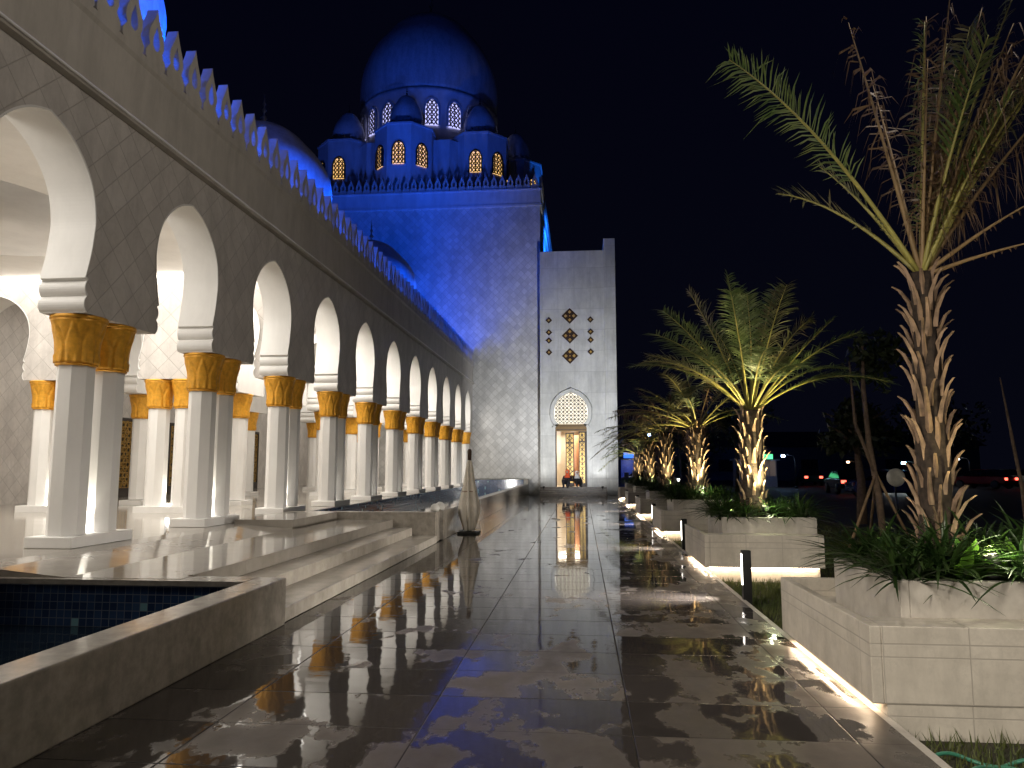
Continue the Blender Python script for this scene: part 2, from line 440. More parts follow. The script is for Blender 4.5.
# ------------------------------------------------------------------ arcade
AX, AW = -6.26, .60      # outer face, wall thickness
PER = 3.26; C0 = 9.32
ZI = 3.50                # underside of the arch wall
def crom(pts, n=6):
    out = []
    P = [pts[0]] + pts + [pts[-1]]
    for i in range(1, len(P)-2):
        for k in range(n):
            t = k/n
            q = []
            for d in range(2):
                a, b, c, e = P[i-1][d], P[i][d], P[i+1][d], P[i+2][d]
                q.append(.5*((2*b)+(-a+c)*t+(2*a-5*b+4*c-e)*t*t+(-a+3*b-3*c+e)*t**3))
            out.append(tuple(q))
    out.append(pts[-1]); return out
def arch_curve(half=.92, zi=ZI, zt=5.76, bumps=True):
    """half opening g against z, from impost to apex"""
    k = half/.92
    H_ = zt-(zi+.44)
    up = crom([(.80*k, 0), (.875*k, .16*H_), (.92*k, .33*H_), (.925*k, .45*H_), (.87*k, .60*H_), (.75*k, .73*H_), (.55*k, .85*H_), (.29*k, .945*H_), (0, H_)], 5)
    out = []
    if bumps:
        for b in range(2):
            for i in range(8):
                t = i/7
                out.append(((.855-.035*b*0 - .05*math.sin(PI*t)**.7 - .0)*k - (.02*k if b else 0)*0 , zi+.01+.205*b+.20*t))
    else:
        out.append((.80*k, zi))
    out += [(g, zi+.44+z) for g, z in up]
    out = [(out[0][0], zi)] + out
    return out
CURVE = arch_curve()
def arch_wall(centres, half_span, ztop, T, A, B, curve, wall_mb, reveal_list, zi=ZI, sh=0.0):
    """T(s,t,z)->xyz; faces at t=A (outer) and t=B (inner); centres = bay centres"""
    for c in centres:
        for sg in (-1, 1):
            for t in (A, B):
                for (g0, z0), (g1, z1) in zip(curve[:-1], curve[1:]):
                    wall_mb.add([T(c+sh+sg*g0, t, z0), T(c+sg*half_span, t, z0), T(c+sg*half_span, t, z1), T(c+sh+sg*g1, t, z1)], [(0,1,2,3)])
            wall_mb.add([T(c+sh+sg*curve[0][0], A, zi), T(c+sg*half_span, A, zi), T(c+sg*half_span, B, zi), T(c+sh+sg*curve[0][0], B, zi)], [(0,1,2,3)])
        zt = curve[-1][1]
        for t in (A, B):
            wall_mb.add([T(c-half_span, t, zt), T(c+half_span, t, zt), T(c+half_span, t, ztop), T(c-half_span, t, ztop)], [(0,1,2,3)])
        rv = MB(); e = .012*(1 if A > B else -1)
        c_ = c+sh; pts = [(c_-g, z) for g, z in curve] + [(c_+g, z) for g, z in reversed(curve[:-1])]
        vs = []; fs = []
        for (s_, z_) in pts: vs += [T(s_, A+e, z_), T(s_, B-e, z_)]
        # lip thickness behind the reveal
        for (s_, z_) in pts:
            sg = -1 if s_ < c_ else 1
            vs += [T(s_+sg*.02, A+e, z_+(.02 if z_ > zi+.1 else 0))]
        n = len(pts)
        for i in range(n-1):
            fs.append((2*i, 2*i+1, 2*i+3, 2*i+2))
            fs.append((2*n+i, 2*i, 2*i+2, 2*n+i+1))
        rv.add(vs, fs, 0, False)
        reveal_list.append((c, rv))

arc = thing('arcade', (-6.55, 24, 0), 'long pale arcade of horseshoe arches on gold-capped paired columns', 'arcade')
AL = Vector(arc.location)
def apart(mb, name, mat, bevel=0, parent=arc, fix=True): return at(mb.build(name, mat, parent, fix=fix, bevel=bevel), AL)
TY = lambda s, t, z: (t, s, z)
NB = 14
pairs = [C0 + PER*k for k in range(-3, 11)]
bays = [p+PER/2 for p in pairs[:-1]]
bays = [b for b in bays if b + PER/2 < 42.3]
wall = MB(); rev = []
arch_wall(bays, PER/2, 6.3, TY, AX, AX-AW, CURVE, wall, rev, sh=.14)
yend = bays[-1]+PER/2
for t in (AX, AX-AW): wall.add([(t,yend,ZI),(t,42.19,ZI),(t,42.19,6.3),(t,yend,6.3)], [(0,1,2,3)])
apart(wall, 'wall', M['lattice_stone'], fix=False)
for c, rv in rev:
    o = apart(rv, 'arch', M['white'], fix=False)
# cornice : projecting fascia swelling out slightly above a bead
m = MB(); y0, y1 = -1.8, 42.19
prof = [(AX-.5,6.30),(AX+.02,6.30),(AX+.085,6.325),(AX+.105,6.375),(AX+.085,6.425),(AX+.03,6.45),(AX+.035,6.60),(AX+.04,7.00),(AX+.05,7.26),(AX+.08,7.32),(AX+.08,7.42),(AX-.5,7.42)]
m.prism(prof, 'y', y0, y1); apart(m, 'cornice', M['cornice'])
m = MB(); m.tube([(AX+.105,y0,6.375),(AX+.105,y1,6.375)], .022, 8); apart(m, 'bead_highlight', M['white'], fix=False)  # whiter strip paints the highlight along the cornice bead
m = MB(); m.box((-17,-1.8,6.6), (AX-.55,42.19,7.35)); apart(m, 'roof', M['upper'])

def merlon_mesh(w, h, th):
    def half(pts): return pts
    out = [(w*.5,0),(w*.5,h*.17),(w*.30,h*.22),(w*.30,h*.28),(w*.38,h*.36),(w*.40,h*.46),(w*.34,h*.58),(w*.20,h*.72),(w*.08,h*.86),(0,h)]
    hol = [(0,h*.26),(w*.09,h*.275),(w*.15,h*.33),(w*.165,h*.40),(w*.14,h*.48),(w*.09,h*.56),(w*.04,h*.63),(0,h*.70)]
    def res(P, n):
        L = [0]
        for a, b in zip(P[:-1], P[1:]): L.append(L[-1]+math.dist(a, b))
        r = []
        for i in range(n):
            d = L[-1]*i/(n-1); j = 0
            while j < len(L)-2 and L[j+1] < d: j += 1
            t = (d-L[j])/(L[j+1]-L[j]); r.append((P[j][0]+(P[j+1][0]-P[j][0])*t, P[j][1]+(P[j+1][1]-P[j][1])*t))
        return r
    n = 14
    O = res([(0,0)]+out, n); I = res(hol, n)
    mb = MB(); vs = []; fs = []
    loopO = O + [(-a, b) for a, b in reversed(O[1:-1])]; loopI = I + [(-a, b) for a, b in reversed(I[1:-1])]
    k = len(loopO)
    for t in (-th/2, th/2):
        vs += [(a, t, b) for a, b in loopO] + [(a, t, b) for a, b in loopI]
    for i in range(k):
        j = (i+1) % k
        fs += [(i, j, k+j, k+i), (2*k+j, 2*k+i, 3*k+i, 3*k+j), (i, 2*k+i, 2*k+j, j), (k+j, 3*k+j, 3*k+i, k+i)]
    mb.add(vs, fs)
    me = mb.mesh('merlon', M['cornice']); bm = bmesh.new(); bm.from_mesh(me); bmesh.ops.recalc_face_normals(bm, faces=bm.faces); bm.to_mesh(me); bm.free()
    return me
mer = merlon_mesh(.50, .88, .17)
k = 0; y = 7.6
while y < 42:
    o = link('merlon', mer, arc); o.location = Vector((AX-.02, y, 7.42)) - AL; o.rotation_euler = (0,0,PI/2); y += PER/6

# column with capital and pair plinth
def col_mesh(z0, z1, r=.228):
    mb = MB(); mb.lathe([(r*1.0, z0), (r*.985, z1)], 8, smooth=False, rot=PI/8); return mb
def petal(r, z, a, zb, zt, n=8):
    h = (z-zb)/(zt-zb)
    flare = .232 + .035*h + .062*max(0, h-.45)**1.5*2.6
    ph = ((a*n/(2*PI)) % 1.0)-.5            # one petal
    # pointed petal outline, two tiers
    def outl(ph, h, top, sh):
        x = abs(ph)
        w = .5*max(0, 1-(max(0, h-sh)/(top-sh))**1.6) if h < top else 0
        return w - x
    d = outl(ph, h, .93, .35)
    ph2 = ((a*n/(2*PI)+.5) % 1.0)-.5
    d2 = outl(ph2, h, .97, .55)
    add = 0
    if d > 0: add = .020*min(1, d/.10)
    elif d2 > 0: add = .008*min(1, d2/.10)
    groove = -.012 if abs(d) < .035 and h < .95 else 0
    ph3 = ((a*2*n/(2*PI)) % 1.0)-.5
    if h < .20 and abs(ph3) < .3*(1-h/.2): add += .014
    return flare + add + groove
def cap_mesh(z0, z1):
    mb = MB(); n = 18
    prof = [(.2, z0-.03), (.25, z0-.03), (.25, z0)] 
    mb.lathe([(.20, z0-.035), (.246, z0-.03), (.25, z0-.015), (.24, z0+.0)], 32)
    mb.lathe([(1, z0+(z1-.05-z0)*i/n) for i in range(n+1)], 96, rf=lambda r, z, a: petal(r, z, a, z0, z1-.05))
    mb.lathe([(.29, z1-.052), (.338, z1-.05), (.342, z1-.02), (.335, z1-.001)], 32)
    return mb
ZC0, ZC1 = 2.88, ZI
col_me = col_mesh(.14, ZC0).mesh('column', M['white'])
colf = cap_mesh(ZC0, ZC1-.003).mesh('capital', M['gold'])
# heights are relative to the arcade floor FZ for shafts: rebuild with absolute z
col_me = col_mesh(FZ+.14, ZC0-.034).mesh('column', M['white'])
pm = MB(); pm.box((-.31,-.63,FZ+.001), (.31,.63,FZ+.14)); plinth_me = pm.mesh('plinth', M['white'])
pm = MB(); pm.box((-.31,-.33,FZ+.001), (.31,.33,FZ+.12)); plinth_s = pm.mesh('plinth', M['white'])
upl = MB(); upl.lathe([(.035,FZ+.142),(.04,FZ+.19)], 12); upl_me = upl.mesh('uplight', M['lamp_white'])
lights = []
def spot(name, loc, aim, power, size=60, blend=.5, col=(1,1,1), rad=.05):
    ld = bpy.data.lights.new(name, 'SPOT'); ld.energy = power; ld.spot_size = R(size); ld.spot_blend = blend; ld.color = col; ld.shadow_soft_size = rad
    o = bpy.data.objects.new(name, ld); COL.objects.link(o); o.location = loc
    d = Vector(aim)-Vector(loc); o.rotation_euler = d.to_track_quat('-Z', 'Y').to_euler(); return o
def area(name, loc, aim, power, sx, sy, col=(1,1,1)):
    ld = bpy.data.lights.new(name, 'AREA'); ld.energy = power; ld.shape = 'RECTANGLE'; ld.size = sx; ld.size_y = sy; ld.color = col
    o = bpy.data.objects.new(name, ld); COL.objects.link(o); o.location = loc
    d = Vector(aim)-Vector(loc); o.rotation_euler = d.to_track_quat('-Z', 'Y').to_euler(); return o
def point(name, loc, power, col=(1,1,1), rad=.03):
    ld = bpy.data.lights.new(name, 'POINT'); ld.energy = power; ld.color = col; ld.shadow_soft_size = rad
    o = bpy.data.objects.new(name, ld); COL.objects.link(o); o.location = loc; return o

CX = AX-AW/2
for p in pairs:
    for d in (-.315, .315):
        if p+d > 41.95: continue
        c = link('column', col_me, arc); c.location = Vector((CX, p+d, 0))-AL
        k = link('capital', colf, c)
    if p < 41.9:
        o = link('plinth', plinth_me, arc); o.location = Vector((CX, p, 0))-AL
        b = o.modifiers.new('bevel', 'BEVEL'); b.width = .01; b.segments = 2
    if 5 < p < 36:
        o = link('uplight', upl_me, arc); o.location = Vector((CX, p, 0))-AL
        spot('column_uplight', (CX, p, FZ+.22), (CX, p, 3.4), 34 if p < 20 else 24, 75, .6, (1,.95,.82), .03)
# transverse arch wall at Y = 15.78, on pairs along X
TX = lambda s, t, z: (s, t, z)
YT = C0+2*PER
wall = MB(); rev = []
xc = [-9.16, -11.92, -14.68]
half = 2.76/2
curveT = arch_curve(half=.78, zt=5.45)
arch_wall([(xc[0]+xc[1])/2, (xc[1]+xc[2])/2], half, 5.86, TX, YT-.3, YT+.3, curveT, wall, rev)
arch_wall([(xc[0]+CX)/2], (CX-xc[0])/2-.001, 5.86, TX, YT-.3, YT+.3, curveT, wall, rev)
apart(wall, 'cross_wall', M['lattice_stone'], fix=False)
for c, rv in rev: apart(rv, 'arch', M['white'], fix=False)
for x in xc:
    for d in (-.315, .315):
        c = link('column', col_me, arc); c.location = Vector((x+d, YT, 0))-AL; link('capital', colf, c)
    o = link('plinth', plinth_me, arc); o.location = Vector((x, YT, 0))-AL; o.rotation_euler = (0,0,PI/2)
    o = link('uplight', upl_me, arc); o.location = Vector((x, YT, 0))-AL
    spot('column_uplight', (x, YT, FZ+.22), (x, YT, 3.4), 26, 75, .6, (1,.95,.82), .03)
# inner longitudinal arch walls
for xi in (xc[0], xc[1]):
    wall = MB(); rev = []
    arch_wall([YT+PER*(k+.5) for k in range(8)], PER/2, 6.1, TY, xi+.3, xi-.3, CURVE, wall, rev)
    apart(wall, 'inner_wall', M['white'], fix=False)
    for c, rv in rev: apart(rv, 'arch', M['white'], fix=False)
    for k in range(1, 8):
        c = link('column', col_me, arc); c.location = Vector((xi, YT+PER*k, 0))-AL; link('capital', colf, c)
        o = link('plinth', plinth_s, arc); o.location = Vector((xi, YT+PER*k, 0))-AL
# rear wall with lattice windows, ceilings
m = MB(); m.box((-15.6,-1.8,FZ), (-15.4,42.19,6.6)); apart(m, 'rear_wall', M['lattice_stone'])
m = MB(); m.box((-15.4,YT+.3,6.1), (AX-AW,42.19,6.3)); apart(m, 'ceiling', M['white'])
# domed ceiling of the first hall : flat slab with round opening
DC = (-10.9, 11.3); DR = 2.55
m = MB(); n = 48
ang = [2*PI*i/n for i in range(n)]
x0, x1, y0_, y1_ = -15.4, AX-AW, -1.8, YT-.3
def sq(a):
    c, s_ = math.cos(a), math.sin(a); tx = ((x1-DC[0]) if c > 0 else (x0-DC[0]))/c if abs(c) > 1e-9 else 1e9
    ty = ((y1_-DC[1]) if s_ > 0 else (y0_-DC[1]))/s_ if abs(s_) > 1e-9 else 1e9
    t = min(tx, ty); return (DC[0]+c*t, DC[1]+s_*t)
corn = [(x0,y0_),(x1,y0_),(x1,y1_),(x0,y1_)]
bm_pts = sorted([(math.atan2(b-DC[1], a-DC[0]) % (2*PI)) for a, b in corn] + ang)
for a, b in zip(bm_pts, bm_pts[1:]+[bm_pts[0]+2*PI]):
    if b-a < 1e-6: continue
    pa, pb = sq(a), sq(b)
    m.add([(DC[0]+DR*math.cos(a), DC[1]+DR*math.sin(a), 5.86), (pa[0],pa[1],5.86), (pb[0],pb[1],5.86), (DC[0]+DR*math.cos(b), DC[1]+DR*math.sin(b), 5.86)], [(0,1,2,3)])
prof = [(DR,5.86),(DR-.06,5.88),(DR-.10,5.95),(DR-.04,6.02),(DR,6.05),(DR,6.35),(DR-.08,6.38),(DR-.12,6.46),(DR-.06,6.55),(DR-.02,6.58)]
for i in range(14):
    t = (i+1)/14*PI/2; prof.append(((DR-.02)*math.cos(t)+.001, 6.58+2.1*math.sin(t)))
m.lathe([(r, z) for r, z in prof], 64, c=(DC[0], DC[1], 0))
apart(m, 'domed_ceiling', M['white'], fix=False)

# lattice helper --------------------------------------------------------
def lattice(mb, inside, x0, x1, z0, z1, pitch, w, ypos, th, angs=(60,-60), mi=0, T=None):
    """bars clipped to a shape given by inside(x,z)"""
    T = T or (lambda x, y, z: (x, y, z))
    for an in angs:
        a = R(an); d = (math.cos(a), math.sin(a)); nrm = (-d[1], d[0])
        L = math.hypot(x1-x0, z1-z0); cx, cz = (x0+x1)/2, (z0+z1)/2
        k = int(L/pitch)+1
        for i in range(-k, k+1):
            ox, oz = cx+nrm[0]*i*pitch, cz+nrm[1]*i*pitch
            run = None; N = 60
            for j in range(N+1):
                t = -L+2*L*j/N; x, z = ox+d[0]*t, oz+d[1]*t
                ok = inside(x, z)
                if ok and run is None: run = t
                if (not ok or j == N) and run is not None:
                    t1 = t - (2*L/N if not ok else 0)
                    if t1 - run > w:
                        p = [(ox+d[0]*q+nrm[0]*s_*w/2, oz+d[1]*q+nrm[1]*s_*w/2) for q, s_ in ((run,-1),(t1,-1),(t1,1),(run,1))]
                        vs = [T(a_, ypos, b_) for a_, b_ in p] + [T(a_, ypos+th, b_) for a_, b_ in p]
                        mb.add(vs, [(0,1,2,3),(7,6,5,4),(0,4,5,1),(1,5,6,2),(2,6,7,3),(3,7,4,0)], mi)
                    run = None
M['win_gold'] = glow('gold_window_glass', (1.0,.58,.17), .8)
M['win_white'] = glow('lilac_window_glass', (.52,.52,1.0), .95)
# lattice doors on the rear wall and in the hall end
def screen(x, y, w, z0, z1, face='y'):
    T = (lambda a, b, c: (x+b, y+a, c)) if face == 'x' else (lambda a, b, c: (x+a, y-b, c))
    f = MB()
    def bx(a0, b0, c0, a1, b1, c1, mi=0):
        p = [T(a0,b0,c0), T(a1,b1,c1)]
        f.box(tuple(min(p[0][i], p[1][i]) for i in range(3)), tuple(max(p[0][i], p[1][i]) for i in range(3)), mi)
    bx(-w/2, 0, z0, -w/2+.07, .1, z1); bx(w/2-.07, 0, z0, w/2, .1, z1); bx(-w/2+.07, 0, z1-.09, w/2-.07, .1, z1); bx(-w/2+.07, 0, z0, w/2-.07, .1, z0+.3)
    bx(-w/2+.07, 0.005, z0+.3, w/2-.07, .02, z1-.09)
    fr = apart(f, 'window', M['dark_frame'])
    l = MB(); lattice(l, lambda a, b: abs(a) < w/2-.07 and z0+.3 < b < z1-.09, -w/2, w/2, z0, z1, .17, .035, .03, .03, (45,-45), T=T)
    lattice(l, lambda a, b: abs(a) < w/2-.07 and z0+.3 < b < z1-.09, -w/2, w/2, z0, z1, .17, .03, .062, .02, (0,90), T=T)
    o = l.build('lattice', M['gold_dark'], fr); at(o, AL)
for y in (4.6, 7.8, 13.2, 17.4, 20.6, 23.8, 27.0, 30.2, 33.4, 36.6): screen(-15.4, y, 1.3, FZ, 3.2, 'x')

# roof domes of the arcade
def onion(R0, H0, n=18, neck=.0, bulge=1.06):
    pr = []
    for i in range(n+1):
        t = i/n; a = t*PI/2
        r = R0*(math.cos(a)**.92)*(1+(bulge-1)*math.sin(PI*min(1, t*1.9))**1 if t < .53 else 1)
        pr.append((max(r, .0), H0*math.sin(a)**1.02 if t > 0 else 0))
    pr[-1] = (0.0005, H0*1.02)
    return pr
def finial_prof(s=1.0):
    return [(.10*s,0),(.05*s,.08*s),(.03*s,.15*s),(.11*s,.26*s),(.03*s,.37*s),(.025*s,.44*s),(.08*s,.53*s),(.025*s,.62*s),(.02*s,.68*s),(.055*s,.75*s),(.02*s,.82*s),(.012*s,1.05*s),(.001,1.15*s)]
rd = MB(); rd.lathe([(2.1,0),(2.1,1.85),(2.2,1.9),(2.2,2.0),(2.0,2.1)], 40); rdrum = rd.mesh('drum', M['upper'])
rd = MB(); rd.lathe([(r, z+2.1) for r, z in onion(2.08, 2.75, 20, bulge=1.10)], 48); rdome = rd.mesh('dome', M['dome'])
rd = MB(); rd.lathe([(r, z+4.85) for r, z in finial_prof(1.0)], 12); rfin = rd.mesh('finial', M['metal'])
for (x, y) in ((-10, 12.0), (-10, 21.7), (-10, 33.9)):
    d = link('dome', rdome, arc); d.location = Vector((x, y, 7.5))-AL; d.scale = (1.0, 1.0, 1.0)
    link('drum', rdrum, d); link('finial', rfin, d)

# ------------------------------------------------------------------ prayer hall
PX, PY = -10.8, 50.7
ph = thing('prayer_hall', (PX, PY, 0), 'great domed prayer hall washed in blue light', 'prayer hall')
PL = Vector(ph.location)
def hpart(mb, name, mat, parent=ph, fix=True, bevel=0): return at(mb.build(name, mat, parent, fix=fix, bevel=bevel), PL)
m = MB(); m.box((-19.3,42.2,0), (-2.31,59.2,16.87)); hpart(m, 'wall', M['tower_stone'])
m = MB(); m.box((-19.4,42.1,16.872), (-2.21,59.3,17.0)); m.box((-19.34,42.14,17.001), (-2.27,59.24,17.85)); hpart(m, 'cornice', M['upper'])
m = MB(); m.box((-19.42,42.06,17.851), (-2.19,59.34,17.93)); hpart(m, 'roof', M['upper'])
mer2 = merlon_mesh(.46, .92, .16)
x = -19.1
while x < -2.2:
    o = link('merlon', mer2, ph); o.location = Vector((x, 42.2, 17.93))-PL; x += .485
for i in range(34):
    o = link('merlon', mer2, ph); o.location = Vector((-2.28, 42.7+.485*i, 17.93))-PL; o.rotation_euler = (0,0,PI/2)
# tier : core + eight octagonal bays
ZT0, ZT1 = 17.93, 22.5
oct_ = lambda r, rot, c: [(c[0]+r*math.cos(rot+i*PI/4), c[1]+r*math.sin(rot+i*PI/4)) for i in range(8)]
RB = 6.3; RROT = R(-1.5)
m = MB(); m.prism(oct_(7.0, PI/8, (PX, PY)), 'z', ZT0, ZT1-.35); hpart(m, 'tier_wall', M['upper'])
def window_parts(cx, cy, nang, w, h, zb, rout, mat, framed, parent_name='window'):
    """arched lattice window on a facet; nang = outward normal angle; (cx,cy) point on the facet"""
    nx, ny = math.cos(nang), math.sin(nang); tx, ty = -ny, nx
    T = lambda a, b, c: (cx+tx*a-nx*b, cy+ty*a-ny*b, zb+c)   # b<0 = outward
    hw = w/2
    def edge(z):
        zs = h*.62
        if z <= zs: return hw
        t = (z-zs)/(h-zs); return hw*math.sqrt(max(0, 1-t**1.5))
    f = MB(); fs = []; n = 16
    outl = [(hw, 0)] + [(edge(h*i/n), h*i/n) for i in range(1, n+1)]
    full = outl + [(-a, b) for a, b in reversed(outl[:-1])]
    e = .06 if not framed else .16
    big = [((a/hw)*(hw+e), b*(1+e/h)) for a, b in full]
    k = len(full); vs = []
    for b in (-.12, .0): vs += [T(a, b, z) for a, z in full] + [T(a, b, z) for a, z in big]
    for i in range(k-1):
        fs += [(i, i+1, k+i+1, k+i), (i, 2*k+i, 2*k+i+1, i+1), (k+i+1, 3*k+i+1, 3*k+i, k+i)]
    f.add(vs, fs)
    fo = hpart(f, 'window', M['upper'] if framed else M['dark_frame'], fix=False)
    g = MB(); g.add([T(a, -.02, z) for a, z in full], [tuple(range(k))]); o = hpart(g, 'pane', mat, fo, fix=False)
    l = MB(); lattice(l, lambda a, b: 0 < b < h and abs(a) < edge(b), -hw, hw, 0, h, w*.24, w*.085, -.06, .03, (52,-52), T=T)
    lattice(l, lambda a, b: 0 < b < h and abs(a) < edge(b), -hw, hw, 0, h, w*.34, w*.07, -.09, .028, (90,), T=T)
    hpart(l, 'lattice', M['dark_frame'], fo, fix=False)
for i in range(8):
    th = -PI/2 + i*PI/4 + RROT
    c = (PX+RB*math.cos(th), PY+RB*math.sin(th)); rr = 1.97
    rot = PI/8
    m = MB(); m.prism(oct_(rr, rot, c), 'z', ZT0+.001, ZT1)
    m.prism(oct_(rr+.07, rot, c), 'z', ZT1+.001, ZT1+.12)
    b = hpart(m, 'bay', M['upper'])
    ap = rr*math.cos(PI/8)
    if i in (0, 1, 2, 7, 6):
        offs = {0: (-45,0,45), 7: (-90,-45,0), 1: (0,45,90), 2: (45,90,135), 6: (-45,-90,-135)}[i]
        for of in offs:
            na = -PI/2+R(of)
            window_parts(c[0]+(ap+.003)*math.cos(na), c[1]+(ap+.003)*math.sin(na), na, .72, 1.42, 19.95, 0, M['win_gold'], False)
    m = MB(); m.lathe([(1.12,ZT1+.12),(1.12,ZT1+.45),(1.18,ZT1+.48),(1.18,ZT1+.56),(1.0,ZT1+.60)], 24, c=(c[0], c[1], 0))
    for q in range(16):
        a = 2*PI*q/16; m.lathe([(.06,ZT1+.56),(.11,ZT1+.66),(.05,ZT1+.78),(.001,ZT1+.86)], 6, c=(c[0]+1.1*math.cos(a), c[1]+1.1*math.sin(a), 0))
    dr = hpart(m, 'turret_drum', M['upper'])
    m = MB(); m.lathe([(r, z+ZT1+.6) for r, z in onion(.99, 2.15, 16, bulge=1.12)], 32, c=(c[0], c[1], 0)); d = hpart(m, 'turret_dome', M['dome'])
    m = MB(); m.lathe([(r, z+ZT1+2.73) for r, z in finial_prof(.65)], 10, c=(c[0], c[1], 0)); hpart(m, 'finial', M['black'], d)
m = MB(); m.lathe([(5.15,ZT1-.3),(5.15,ZT1+.2),(4.82,ZT1+.25),(4.82,26.3),(4.98,26.38),(4.98,26.62),(4.80,26.7)], 80, c=(PX, PY, 0)); hpart(m, 'drum', M['upper'])
for q in range(20):
    a = R(-90+11.7+2+18*q)
    if math.sin(a) < .35: window_parts(PX+4.84*math.cos(a), PY+4.84*math.sin(a), a, .86, 1.80, 24.0, 0, M['win_white'], True)
m = MB(); m.lathe([(r, z+26.7) for r, z in onion(4.83, 7.7, 32, bulge=1.07)], 96, c=(PX, PY, 0)); d = hpart(m, 'main_dome', M['dome'])
m = MB(); m.lathe([(r, z+34.4) for r, z in finial_prof(2.2)], 12, c=(PX, PY, 0)); hpart(m, 'finial', M['metal'], d)

# ------------------------------------------------------------------ entrance tower
et = thing('entrance_tower', (-.5, 42, 0), 'grey marble entrance tower with diamond inlays and a lit lattice doorway', 'tower')
EL = Vector(et.location); YF = 41.6
def epart(mb, name, mat, parent=et, fix=True, bevel=0): return at(mb.build(name, mat, parent, fix=fix, bevel=bevel), EL)
DX = -.59; Z0 = .45
def gdoor():
    up = crom([(.68,0),(.85,.18),(.94,.46),(.945,.78),(.86,1.10),(.68,1.38),(.42,1.60),(.20,1.70),(0,1.80)], 5)
    return [(.88,Z0),(.88,3.92),(.68,3.955)] + [(g, 3.96+z) for g, z in up]
gc = gdoor()
m = MB()
for sg, xe in ((-1, -2.31), (1, 1.34)):
    for (g0, z0), (g1, z1) in zip(gc[:-1], gc[1:]):
        m.add([(DX+sg*g0, YF, z0), (xe, YF, z0), (xe, YF, z1), (DX+sg*g1, YF, z1)], [(0,1,2,3)])
zt = gc[-1][1]
m.add([(-2.31,YF,zt),(1.34,YF,zt),(1.34,YF,13.9),(-2.31,YF,13.9)], [(0,1,2,3)])
m.add([(-2.31,YF,0),(1.34,YF,0),(1.34,YF,Z0),(-2.31,YF,Z0)], [(0,1,2,3)])
m.add([(-2.309,YF,0),(-2.309,YF,13.9),(-2.309,YF+5,13.9),(-2.309,YF+5,0)], [(0,1,2,3)])
m.add([(-2.31,YF,13.9),(1.34,YF,13.9),(1.34,YF+5,13.9),(-2.31,YF+5,13.9)], [(0,1,2,3)])
m.add([(1.34,YF,0),(1.34,YF,13.9),(1.34,YF+5,13.9),(1.34,YF+5,0)], [(0,1,2,3)])
m.add([(-2.31,YF+5,0),(1.34,YF+5,0),(1.34,YF+5,13.9),(-2.31,YF+5,13.9)], [(0,1,2,3)])
epart(m, 'wall', M['slab'], fix=False)
m = MB(); m.box((1.345,YF-.14,0), (1.99,YF+5,14.55)); epart(m, 'pilaster', M['slab'], bevel=.01)
# reveal
m = MB(); pts = [(DX-g, z) for g, z in gc]+[(DX+g, z) for g, z in reversed(gc[:-1])]; vs = []; fs = []
for (a, b) in pts: vs += [(a, YF-.004, b), (a, YF+.45, b)]
for i in range(len(pts)-1): fs.append((2*i, 2*i+1, 2*i+3, 2*i+2))
m.add(vs, fs); epart(m, 'door_reveal', M['dark_frame'], fix=False)
# raised arch moulding
m = MB(); arc_pts = [(g, z) for g, z in gc if z > 3.9]; n = len(arc_pts); vs = []; fs = []
ring = [(DX-g, z) for g, z in arc_pts]+[(DX+g, z) for g, z in reversed(arc_pts[:-1])]
cxz = (DX, 4.7)
for (a, b) in ring:
    dx, dz = a-cxz[0], b-cxz[1]; L = math.hypot(dx, dz)
    for (off, yy) in ((.0, YF-.0), (.0, YF-.12), (.20, YF-.12), (.26, YF)):
        vs.append((a+dx/L*off, yy, b+dz/L*off))
for i in range(len(ring)-1):
    for j in range(3): fs.append((4*i+j, 4*i+j+1, 4*i+4+j+1, 4*i+4+j))
m.add(vs, fs); epart(m, 'arch_moulding', M['slab'], fix=False)
# transom, arch lattice
m = MB(); m.box((DX-.87,YF+.06,3.55), (DX+.87,YF+.2,3.94)); tr = epart(m, 'transom', plain('dark_bronze', (.16,.10,.04), rough=.4, metal=.5))
m = MB(); m.box((DX-.85,YF+.05,3.62), (DX+.85,YF+.058,3.66)); m.box((DX-.85,YF+.05,3.82), (DX+.85,YF+.058,3.86)); epart(m, 'beading', M['dark_frame'], tr)
def in_arch(x, z):
    if z < 3.96 or z > zt: return False
    for (g0, z0), (g1, z1) in zip(gc[2:-1], gc[3:]):
        if z0 <= z <= z1: return abs(x-DX) < g0+(g1-g0)*(z-z0)/max(1e-6, z1-z0)-.01
    return False
m = MB()
for pitch, w, angs, off in ((.15,.03,(45,-45),0), (.212,.022,(0,90),.03)):
    lattice(m, in_arch, DX-.95, DX+.95, 3.9, 5.8, pitch, w, YF+.10+off, .03, angs)
epart(m, 'arch_lattice', M['dark_frame'])
M['room_glow'] = glow('lit_fanlight_glass', (1.0,.90,.70), .85)
m = MB(); m.add([(a, YF+.25, b) for a, b in ring], [tuple(range(len(ring)))]); epart(m, 'fanlight', M['room_glow'], fix=False)
